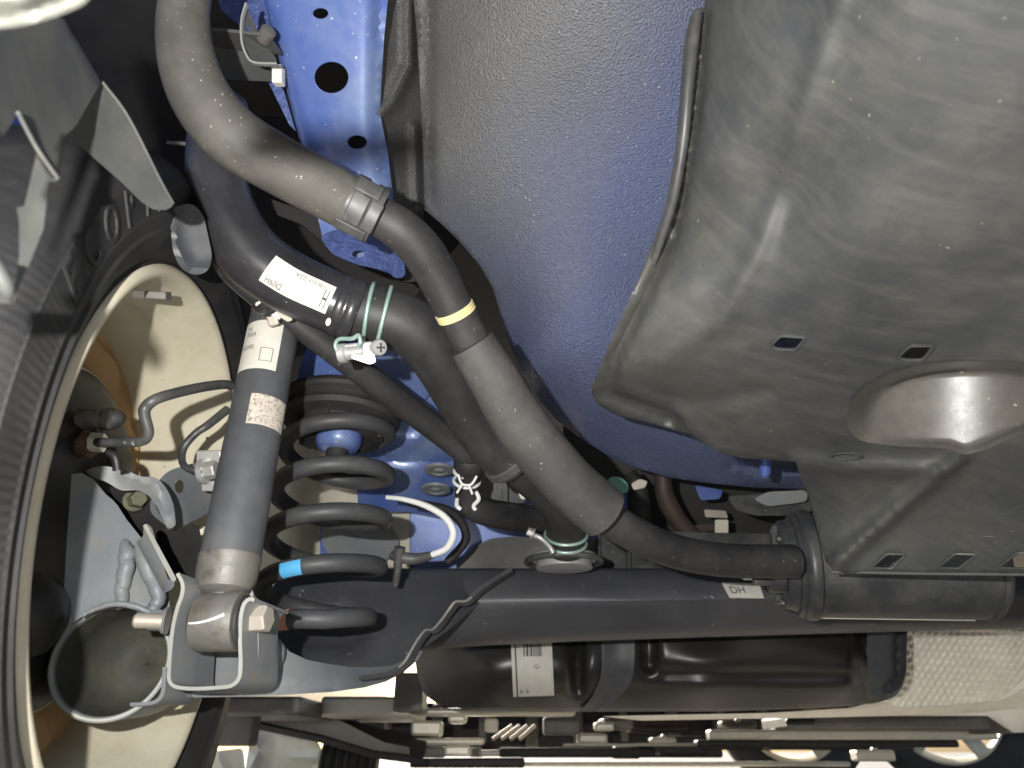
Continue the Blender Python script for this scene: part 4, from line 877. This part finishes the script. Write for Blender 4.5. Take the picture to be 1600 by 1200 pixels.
for k, (a, b) in enumerate(((.5, .62), (.5, -.62), (.25, -.72), (-.3, -.6), (-.25, .6), (.05, .75), (.4, -.35))): mesh('cap_boss', *lathe([(.0042, 0), (.0038, .004), (.002, .0045), (.001, .003)], fc0 + hh * cr * a + vv * cr * b, -cax, 14), M['plastic_dark'], cn)
pp = P(1236, 877, .675); mesh('port', *lathe([(m_(32, .69), 0), (m_(32, .69), .012), (m_(29, .69), .016)], fc0 + hh * cr * .62, -cax, 32), M['plastic_dark'], cn)
mesh('rail_strip', *boxv((cA + cB) / 2 - vv * (cr * .99) + hh * cr * .12 + cax * -.012, cax * cl_ * .46, hh * .004, vv * .0014), M['alu'], cn, bevel=.0006)
mesh('clip_tongue', *pbox(1162, 1186, 900, 907, .70, .008), M['white'], cn, bevel=.0008)
mesh('clip_tongue', *pbox(1180, 1210, 906, 916, .69, .01), M['plastic_dark'], cn, bevel=.001)

# bits in the dark behind the pipe
bits = [('valve_body', 'dark grey valve housing above the canister under the cover', 'valve', [('casing', rnd([(1135, 775), (1180, 772), (1260, 764), (1270, 800), (1230, 806), (1180, 806), (1150, 798)], 8), .82, .04, 'plastic_dark'), ('strap', rnd([(1176, 780), (1200, 768), (1262, 766), (1262, 784), (1200, 792)], 8), .80, .012, 'arm_paint')]),
        ('connector_block', 'cream plastic connector glowing in the dark gap', 'connector', [('shell', rnd([(1117, 812), (1138, 812), (1138, 834), (1117, 834)], 3), .95, .03, 'cream'), ('tail', rnd([(1085, 820), (1117, 818), (1117, 830), (1085, 832)], 3), .96, .02, 'brown')]),
        ('tan_bracket', 'tan bracket piece above the cream connector', 'bracket', [('plate', rnd([(1100, 796), (1134, 798), (1138, 810), (1102, 808)], 3), .97, .02, 'bolt')]),
        ('hose_tee', 'tan hose tee in the dark gap beside the foam sleeve', 'fitting', [('tee', rnd([(986, 756), (1000, 748), (1012, 752), (1008, 762), (990, 766)], 3), .90, .02, 'bolt')]),
        ('green_cap', 'green plastic cap peeping out beside the foam sleeve', 'cap', [('cap', ell(966, 758, 18, 12, 20, .5), .88, .02, 'teal')]),
        ('blue_pressing', 'blue body pressing in the gap above the pipe', 'body panel', [('plate', rnd([(1085, 758), (1130, 766), (1125, 780), (1095, 782)], 5), .96, .02, 'blue')])]
for nm, lb, ct, prts in bits:
    t_ = thing(nm, lb, ct, P(prts[0][1][0][0], prts[0][1][0][1], prts[0][2]))
    for pn, ol, d, th, mt in prts: mesh(pn, *sheet(ol, d, th), M[mt], t_, bevel=.002)
for nm, lb, ct, pts_, mt in (('loose_hose', 'dark brown bent hose in the gap above the canister pipe', 'hose', [(1040, 700, .96, 14), (1036, 755, .95, 14), (1046, 790, .95, 15), (1074, 830, .95, 14), (1130, 880, .95, 14)], 'brown'), ('loose_hose', 'black hose hanging from the tan tee beside the foam sleeve', 'hose', [(985, 740, .93, 10), (998, 762, .92, 12), (1004, 800, .93, 13), (1010, 890, .95, 13)], 'rubber')):
    T = tubepx(pts_, 24, 18); o = mesh(nm, T.V, T.F, M[mt]); tag(o, lb, ct)
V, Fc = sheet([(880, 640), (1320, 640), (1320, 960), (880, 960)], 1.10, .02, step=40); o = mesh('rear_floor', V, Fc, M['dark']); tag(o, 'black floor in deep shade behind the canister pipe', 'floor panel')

# white sensor cable and its post
sw = thing('sensor_cable', 'white looped sensor cable on a dark post beside the spring', 'cable', P(620, 900, .78))
T = tubepx([(604, 777, .76, 3.5), (630, 780, .755, 4), (665, 790, .75, 5), (695, 808, .745, 5.5), (708, 832, .742, 6), (698, 856, .742, 5.5), (672, 868, .745, 5)], 50, 12); mesh('cable', T.V, T.F, M['white'], sw)
T = tubepx([(676, 867, .745, 6), (650, 873, .75, 9), (628, 871, .75, 9), (612, 868, .755, 7)], 20, 12); mesh('boot', T.V, T.F, M['plastic_dark'], sw)
T = tubepx([(625, 855, .748, 9), (622, 880, .748, 7), (618, 915, .748, 5)], 16, 12); mesh('post', T.V, T.F, M['plastic_dark'], sw)
T = tubepx([(640, 785, .80, 7), (705, 800, .82, 7), (728, 840, .83, 7), (700, 878, .83, 7)], 40, 12); o = mesh('wiring_loom', T.V, T.F, M['rubber']); tag(o, 'black wiring loom curving behind the white cable', 'cable')

# ================================================================== fuel tank
def tnk(q):
    x, y = q[:, 0], q[:, 1]; return .0 * x
to = rnd([(640, 940), (1418, 940), (1416, 1060), (1404, 1086), (1375, 1098), (1300, 1106), (1120, 1112), (960, 1112), (860, 1112), (760, 1110), (690, 1104), (662, 1086), (650, 1050)], 16, 4)
tctl = [(640, 940, 1.10), (640, 1050, 1.12), (690, 1104, 1.10), (690, 1010, 1.03), (760, 990, 1.015), (760, 1035, .985), (760, 1080, .992), (760, 1112, 1.04), (900, 990, 1.015), (900, 1035, .985), (900, 1080, .99), (900, 1114, 1.04), (1100, 985, 1.02), (1100, 1030, .99), (1100, 1080, .994), (1100, 1114, 1.045), (1330, 985, 1.02), (1330, 1030, .992), (1330, 1080, 1.0), (1330, 1108, 1.05), (1380, 1010, 1.02), (1415, 1000, 1.10), (1404, 1086, 1.12)]
V, Fc = sheet(to, tctl, .12, step=7, dirv=nrm((0, 1, .15)), ridges=[([(900, 930), (903, 1075)], 12, .03), ([(1012, 930), (1014, 1040)], 12, .024), ([(1350, 930), (1352, 1100)], 16, .025), ([(1040, 1052), (1340, 1056)], 10, .010)])
mesh('shell', V, Fc, M['tank'], tk, sharp=70)
f = tps(tctl)
pth = crom([(965, 985), (966, 1030), (962, 1062), (945, 1090), (918, 1112)], 24); V = []
for i, (x, y) in enumerate(pth):
    wd = np.interp(i, [0, 14, 23], [26, 25, 14])
    for k in (-1, -.8, -.5, .5, .8, 1):
        d = f(np.array([[min(x + 0 * k, 1400), y]]))[0] - .006 - (.004 if abs(k) > .7 else 0); V.append(P(x + wd * k, y + (abs(k) * 0), d))
V += [v + FWD * .012 for v in V]; nn = len(pth) * 6
Fc = [[i * 6 + j, i * 6 + j + 1, i * 6 + j + 7, i * 6 + j + 6] for i in range(len(pth) - 1) for j in range(5)]; Fc += [[a + nn for a in q[::-1]] for q in Fc]
mesh('strap', V, Fc, M['damper'], tk, sharp=50)
V, Fc = sheet(rnd([(1354, 960), (1418, 960), (1416, 1050), (1408, 1074), (1392, 1084), (1360, 1088), (1356, 1060)], 8), .975, .02, step=10, ridges=[([(1405, 960), (1404, 1060), (1380, 1082)], 8, .02)]); mesh('end_strap', V, Fc, M['damper'], tk)
lb = [(797, 980), (861, 980), (866, 1087), (802, 1089)]
def tank_pt(u, v, off=.0012):
    x, y = quad(lb, u, v); p = P(x, y, f(np.array([[x, y]]))[0]); return p + nrm(CAM - p) * off
V = [tank_pt(u, v) for v in np.linspace(0, 1, 14) for u in np.linspace(0, 1, 8)]
st = mesh('sticker', V, [[i * 8 + j, i * 8 + j + 1, i * 8 + j + 9, i * 8 + j + 8] for i in range(13) for j in range(7)], M['sticker'], tk)
mb = MB()
def tq(u0, u1, v0, v1, k=6):
    V = [tank_pt(u, v, .0022) for v in np.linspace(v0, v1, k) for u in (u0, u1)]; mb.add(V, [[2 * i, 2 * i + 1, 2 * i + 3, 2 * i + 2] for i in range(k - 1)])
tq(.085, .12, .0, 1.0, 14)
x = .30
for wd, gp in ((.03, .04), (.045, .03), (.012, .02), (.035, .025), (.012, .016), (.02, .02), (.012, .012), (.012, .012), (.012, .012), (.02, .01), (.012, .01), (.012, .01)): tq(x, x + wd, .0, .42); x += wd + gp
mb.build('barcode', M['ink'], st)
def tktext(s, cu, cv, k, kx, rot=False, mt=M['ink_faded']):
    tv, tf = text2d(s, 1.0); V = []
    for a, b in tv:
        if rot: a, b = b * .8, -a * 1.0
        V.append(tank_pt(cu + a * kx, cv - b * k, .0022))
    mesh('print', V, tf, mt, st, smooth=False)
tktext('Q-', .62, .57, .08, .14, mt=M['ink']); tktext('A  A', .28, .93, .09, .12, mt=M['ink'])

# heat shield, embossed
hs = thing('heat_shield', 'silver heat shield embossed with a dimple pattern at the right', 'heat shield', P(1500, 1105, 1.1))
def emb(q):
    a = np.sin((q[:, 0] * .52 + q[:, 1] * .95) / 2.05) * np.sin((q[:, 0] * .95 - q[:, 1] * .32) / 3.4); return -.0042 * a
V, Fc = sheet(rnd([(1380, 960), (1760, 940), (1720, 1000), (1630, 1030), (1590, 1070), (1560, 1092), (1520, 1100), (1400, 1106), (1380, 1090)], 10), [(1380, 960, 1.10), (1760, 940, 1.10), (1380, 1090, 1.16), (1600, 1060, 1.12), (1520, 1098, 1.17)], .003, step=2.6, waves=emb)
mesh('sheet', V, Fc, M['shield'], hs, sharp=180)
V, Fc = sheet(rnd([(940, 1119), (1200, 1114), (1330, 1106), (1360, 1098), (1420, 1096), (1520, 1100), (1570, 1092), (1600, 1075), (1660, 1060), (1660, 1100), (1500, 1116), (1300, 1121), (1000, 1126)], 5), [(940, 1119, 1.16), (1200, 1114, 1.18), (1420, 1096, 1.2), (1660, 1060, 1.17), (1660, 1100, 1.22), (1300, 1121, 1.22)], .004, step=5, waves=lambda q: -.001 * np.sin(q[:, 0] / 1.6)); mesh('rim_flange', V, Fc, M['shield'], hs)

# ================================================================== top-left brackets
b1 = thing('bumper_stay', 'zigzag grey steel bumper stay hanging near the lens on the left', 'bracket', P(10, 470, .33))
V, Fc = sheet([(-60, -40), (100, 30), (158, 128), (120, 195), (100, 215), (92, 278), (80, 278), (58, 232), (28, 178), (0, 220), (-60, 330)], [(-60, -40, .22), (100, 30, .31), (158, 128, .35), (92, 278, .28), (28, 178, .25), (-60, 330, .21)], .003, step=14); mesh('plate', V, Fc, M['bracket'], b1)
V, Fc = sheet([(58, 236), (80, 278), (92, 278), (90, 283), (76, 285), (68, 358), (46, 412), (26, 455), (22, 472), (8, 474), (-60, 474), (-60, 440), (24, 446), (30, 400), (30, 345), (26, 325), (38, 322)], [(58, 236, .265), (92, 278, .278), (68, 358, .265), (8, 474, .24), (-60, 460, .22)], .003, step=12); mesh('leg', V, Fc, M['stay_leg'], b1)
T = tubepx([(28, 176, .247, 3), (58, 232, .262, 3), (90, 278, .276, 3)], 20, 8); mesh('leg_edge', T.V, T.F, M['stay_leg'], b1)
T = tubepx([(-20, 400, .22, 14), (8, 446, .225, 12), (14, 470, .23, 5)], 16, 12); mesh('foot', T.V, T.F, M['bracket'], b1)
fn = thing('mud_guard_fin', 'scuffed grey metal fin tapering to a rounded tip above the tyre', 'bracket', P(255, 328, .45))
V, Fc = sheet(rnd([(155, 126), (165, 130), (200, 180), (250, 280), (272, 320), (262, 328), (240, 328), (220, 315), (190, 285), (105, 210), (130, 165)], 6), [(155, 126, .355), (272, 320, .385), (240, 328, .375), (105, 210, .33), (165, 230, .355)], .003, step=9); mesh('fin', V, Fc, M['bracket'], fn)
T = tubepx([(160, 128, .354, 2.2), (200, 182, .362, 2.2), (250, 280, .376, 2.2), (271, 318, .384, 2)], 24, 8); mesh('folded_edge', T.V, T.F, M['bracket'], fn)
V, Fc = sheet([(-80, -60), (60, -60), (120, 40), (200, 150), (240, 190), (260, 190), (230, 60), (240, -60), (420, -60), (260, -62)], .60, .004); 
bk = thing('hose_bracket', 'dark grey angled steel bracket at the top beside the blue rail', 'bracket', P(400, 130, .60))
V, Fc = sheet([(268, 25), (290, 40), (375, 50), (430, 62), (432, 128), (390, 126), (355, 124), (320, 88), (295, 55)], [(268, 25, .54), (430, 62, .60), (432, 128, .62), (320, 88, .57)], .004, step=10); mesh('plate', V, Fc, M['bracket'], bk)
V, Fc = strip(crom([(262, 18), (290, 40), (340, 46), (378, 50), (420, 55)], 20), 5, .03, FWD, .545); mesh('folded_edge', V, Fc, M['bracket'], bk)
V, Fc = sheet(rnd([(376, 62), (379, 20), (384, 5), (394, 30), (408, 60), (432, 92), (432, 100), (400, 98), (386, 88)], 3), [(376, 62, .545), (384, 5, .55), (432, 100, .575)], .004, step=8, holes=[ell(388, 50, 4, 9)]); mesh('ear', V, Fc, M['bracket'], bk)
V, Fc = strip(crom([(384, 4), (377, 30), (377, 62), (384, 84), (396, 97), (432, 99)], 24), 3, .004, FWD, .541); mesh('ear_edge', V, Fc, M['raw_edge'], bk)
mesh('rivet', *lathe([(.006, -.004), (.006, .006), (.004, .007)], P(415, 56, .55), nrm((.6, -.7, 0)), 18), M['dusty_metal'], bk)
for k, y in enumerate((100, 109, 118)): mesh('foam_pad', *pbox(424, 440, y, y + 10.5, .575, .01), M['paint_white'], bk, bevel=.001)

# ================================================================== underfloor far ahead, along the bottom edge
def far(nm, lb, ct, prts):
    t_ = None
    for pn, x0, x1, y0, y1, Y, dp, mt in prts:
        V, Fc = wbox(x0, x1, y0, y1, Y, dp)
        if t_ is None: t_ = thing(nm, lb, ct, (V[0][0] * .5 + V[1][0] * .5, V[0][1], V[0][2]))
        mesh(pn, V, Fc, M[mt], t_, bevel=.006)
    return t_
far('floor_crossmember', 'grey floor crossmember below the spring arm', 'crossmember', [('plate', 345, 470, 1088, 1118, 1.35, .3, 'floor_grey'), ('drop_plate', 334, 396, 1112, 1166, 1.40, .04, 'floor_grey'), ('plate', 500, 640, 1088, 1120, 1.5, .3, 'alu'), ('leg', 615, 660, 1050, 1112, 1.45, .1, 'floor_grey')])
bb = thing('floor_brace', 'dark slanted floor brace below the spring arm', 'brace', P(520, 1190, 1.5))
V, Fc = sheet([(396, 1122), (432, 1112), (520, 1120), (560, 1140), (600, 1160), (640, 1168), (640, 1185), (580, 1184), (500, 1158), (398, 1136)], 1.45, .08, step=16); mesh('plate', V, Fc, M['floor_grey'], bb, bevel=.004)
V, Fc = strip([(396, 1134), (500, 1156), (580, 1180), (660, 1190)], 9, .10, FWD, 1.44); mesh('edge', V, Fc, M['dark'], bb)
gx = thing('transmission_case', 'bright ribbed alloy transmission case at the bottom beside the tyre', 'gearbox', P(430, 1200, 1.8))
V, Fc = sheet(rnd([(392, 1135), (406, 1128), (470, 1150), (500, 1160), (512, 1230), (380, 1230), (388, 1170)], 8), 1.95, .25, step=12, ridges=[([(400, 1130), (392, 1230)], 6, -.03), ([(494, 1155), (500, 1230)], 5, -.03), ([(410, 1176), (495, 1184)], 4, -.02)]); mesh('casing', V, Fc, M['case'], gx)
V, Fc = sheet(rnd([(318, 1176), (380, 1168), (386, 1230), (318, 1230)], 8), 1.98, .2, step=12, ridges=[([(345, 1170), (345, 1230)], 5, -.02)]); mesh('end_cover', V, Fc, M['case'], gx)
cvt = thing('drive_boot', 'dark ribbed drive shaft boot beside the transmission case', 'boot', P(540, 1200, 1.8))
T = Tube(np.array([P(505, 1190, 1.8) * (1 - t) + P(590, 1195, 1.8) * t for t in np.linspace(0, 1, 40)]), np.array([.055 - .0005 * i + .006 * math.sin(i * 1.1) for i in range(40)]), 28); mesh('bellows', T.V, T.F, M['dark'], cvt)
far('brake_cable_cover', 'pale strip of floor cable cover below the tank', 'cover strip', [('strip', 640, 900, 1106, 1118, 1.6, .05, 'alu'), ('clip', 700, 728, 1116, 1130, 1.62, .05, 'alu'), ('clip', 757, 778, 1122, 1144, 1.62, .05, 'cream'), ('block', 642, 690, 1126, 1150, 1.7, .05, 'alu')])
far('exhaust_pipe', 'shiny exhaust pipe strip low on the left of the underfloor', 'exhaust pipe', [('pipe', 600, 756, 1153, 1164, 1.7, .06, 'alu'), ('hanger', 694, 735, 1164, 1182, 1.7, .06, 'alu'), ('guard', 610, 695, 1166, 1184, 1.75, .05, 'floor_grey')])
pk = thing('fuel_line_bundle', 'four parallel fuel lines slanting below the tank strap', 'fuel lines', P(800, 1160, 1.6))
for k in range(4):
    T = tubepx([(770 + 14 * k, 1155, 1.6, 3), (800 + 12 * k, 1134, 1.6, 3)], 6, 10); mesh('line', T.V, T.F, M['bolt'], pk)
far('side_rail', 'long brown floor rail crossing the bottom right', 'floor rail', [('rail', 1230, 1660, 1118, 1139, 1.9, .2, 'floor_grey'), ('block', 1230, 1275, 1122, 1132, 1.88, .02, 'dark')])
far('floor_bar', 'pale bar crossing below the brown floor rail', 'bar', [('bar', 1110, 1560, 1140, 1156, 2.0, .05, 'alu'), ('under_bar', 1090, 1500, 1156, 1168, 2.02, .05, 'dark')])
far('front_subframe', 'dark front subframe across the bottom centre', 'subframe', [('beam', 780, 1130, 1168, 1184, 2.2, .2, 'dark'), ('beam', 640, 820, 1184, 1200, 2.0, .2, 'dark'), ('bracket', 1030, 1100, 1150, 1180, 2.1, .1, 'dark'), ('boss', 905, 950, 1146, 1162, 2.1, .1, 'alu'), ('rod', 880, 1110, 1161, 1166, 2.05, .02, 'alu'), ('tube', 850, 905, 1120, 1148, 2.1, .1, 'floor_grey'), ('blob', 940, 990, 1122, 1140, 2.1, .1, 'floor_grey'), ('mount', 985, 1075, 1124, 1145, 2.2, .1, 'brown')])
us = thing('engine_undertray', 'dark ribbed undertray closing off the view at the bottom edge', 'undertray', P(900, 1180, 2.5))
mesh('panel', *wbox(560, 1420, 1098, 1172, 2.55, .05), M['dark'], us)
for k, x in enumerate(range(600, 1400, 74)): mesh('rib', *wbox(x, x + 9 + (k * 7) % 11, 1100, 1170 - (k * 5) % 13, 2.50, .05), M['floor_grey'], us, bevel=.006)
far('steering_rack', 'alloy steering rack housing crossing low in the centre', 'steering rack', [('housing', 690, 985, 1172, 1182, 2.25, .06, 'alu'), ('end', 960, 1000, 1166, 1186, 2.24, .08, 'floor_grey'), ('clamp', 735, 752, 1168, 1186, 2.23, .08, 'cream')])
far('front_bumper_lip', 'pale lower lip of the front bumper along the bottom edge', 'bumper lip', [('lip', 700, 1330, 1190, 1198, 2.7, .05, 'alu')])
for k, (x, y, w_, h_, mt, lb_) in enumerate(((648, 1131, 26, 16, 'cream', 'cream connector clipped under the floor near the left end of the tank'), (930, 1128, 30, 14, 'alu', 'bright bracket under the floor right of the tank strap'), (1018, 1152, 40, 10, 'cream', 'cream block under the floor below the middle of the tank'), (1128, 1126, 56, 12, 'floor_grey', 'grey plate under the floor below the right end of the tank'), (1340, 1172, 60, 18, 'alu', 'pale bracket at the bottom edge left of the spoked wheel'))):
    far('floor_fitting', lb_, 'fitting', [('base', x, x + w_, y, y + h_, 1.75 + .1 * k, .05, mt), ('stud', x + w_ * .4, x + w_ * .55, y - 5, y + 2, 1.74 + .1 * k, .02, 'alu')])
far('splash_shield', 'black splash shield strip low in the centre', 'splash shield', [('strip', 640, 1240, 1120, 1150, 2.6, .05, 'dark')])
def far_wheel(lb, cx, cy, Y, R, W, rimmat, yaw, label_):
    z = wz(cy, Y); d = Y * FWD[1] + (z - CAM[2]) * FWD[2]; c = np.array([(cx - 800) / FPX * d, Y, R]); ax_ = nrm((math.cos(yaw), math.sin(yaw), 0))
    t_ = thing('front_wheel', label_, 'wheel', (c[0], c[1], 0), 'front wheels at the far end')
    mesh('tyre', *lathe([(R * .66, -W), (R * .8, -W * 1.08), (R * .95, -W), (R, -W * .8), (R, W * .8), (R * .95, W), (R * .8, W * 1.08), (R * .66, W), (R * .62, 0)], c, ax_, 64, closed=True), M['tyre'], t_)
    mesh('rim', *lathe([(R * .67, -W), (R * .64, -W * 1.02), (R * .60, -W * .8), (R * .58, W * .6), (R * .66, W), (R * .69, W), (R * .62, 0)], c, ax_, 64, closed=True), M['rim'], t_)
    for k in range(5):
        a = k / 5 * 6.283 + .4; _, f1, f2 = frame(ax_); dr = math.cos(a) * f1 + math.sin(a) * f2; tn = np.cross(ax_, dr)
        mesh('spoke', *boxv(c + dr * R * .32 - ax_ * W * .9, dr * R * .34, tn * R * .09, ax_ * .012), M['rim'], t_, bevel=.006)
    return t_
far_wheel('r', 1490, 1170, 2.9, .29, .09, 'rim', 1.0, 'front wheel with pale spokes turned to the camera at the lower right')
far_wheel('l', 1240, 1180, 3.1, .29, .09, 'rim', 1.35, 'front wheel showing its dark tread left of the spoked one')
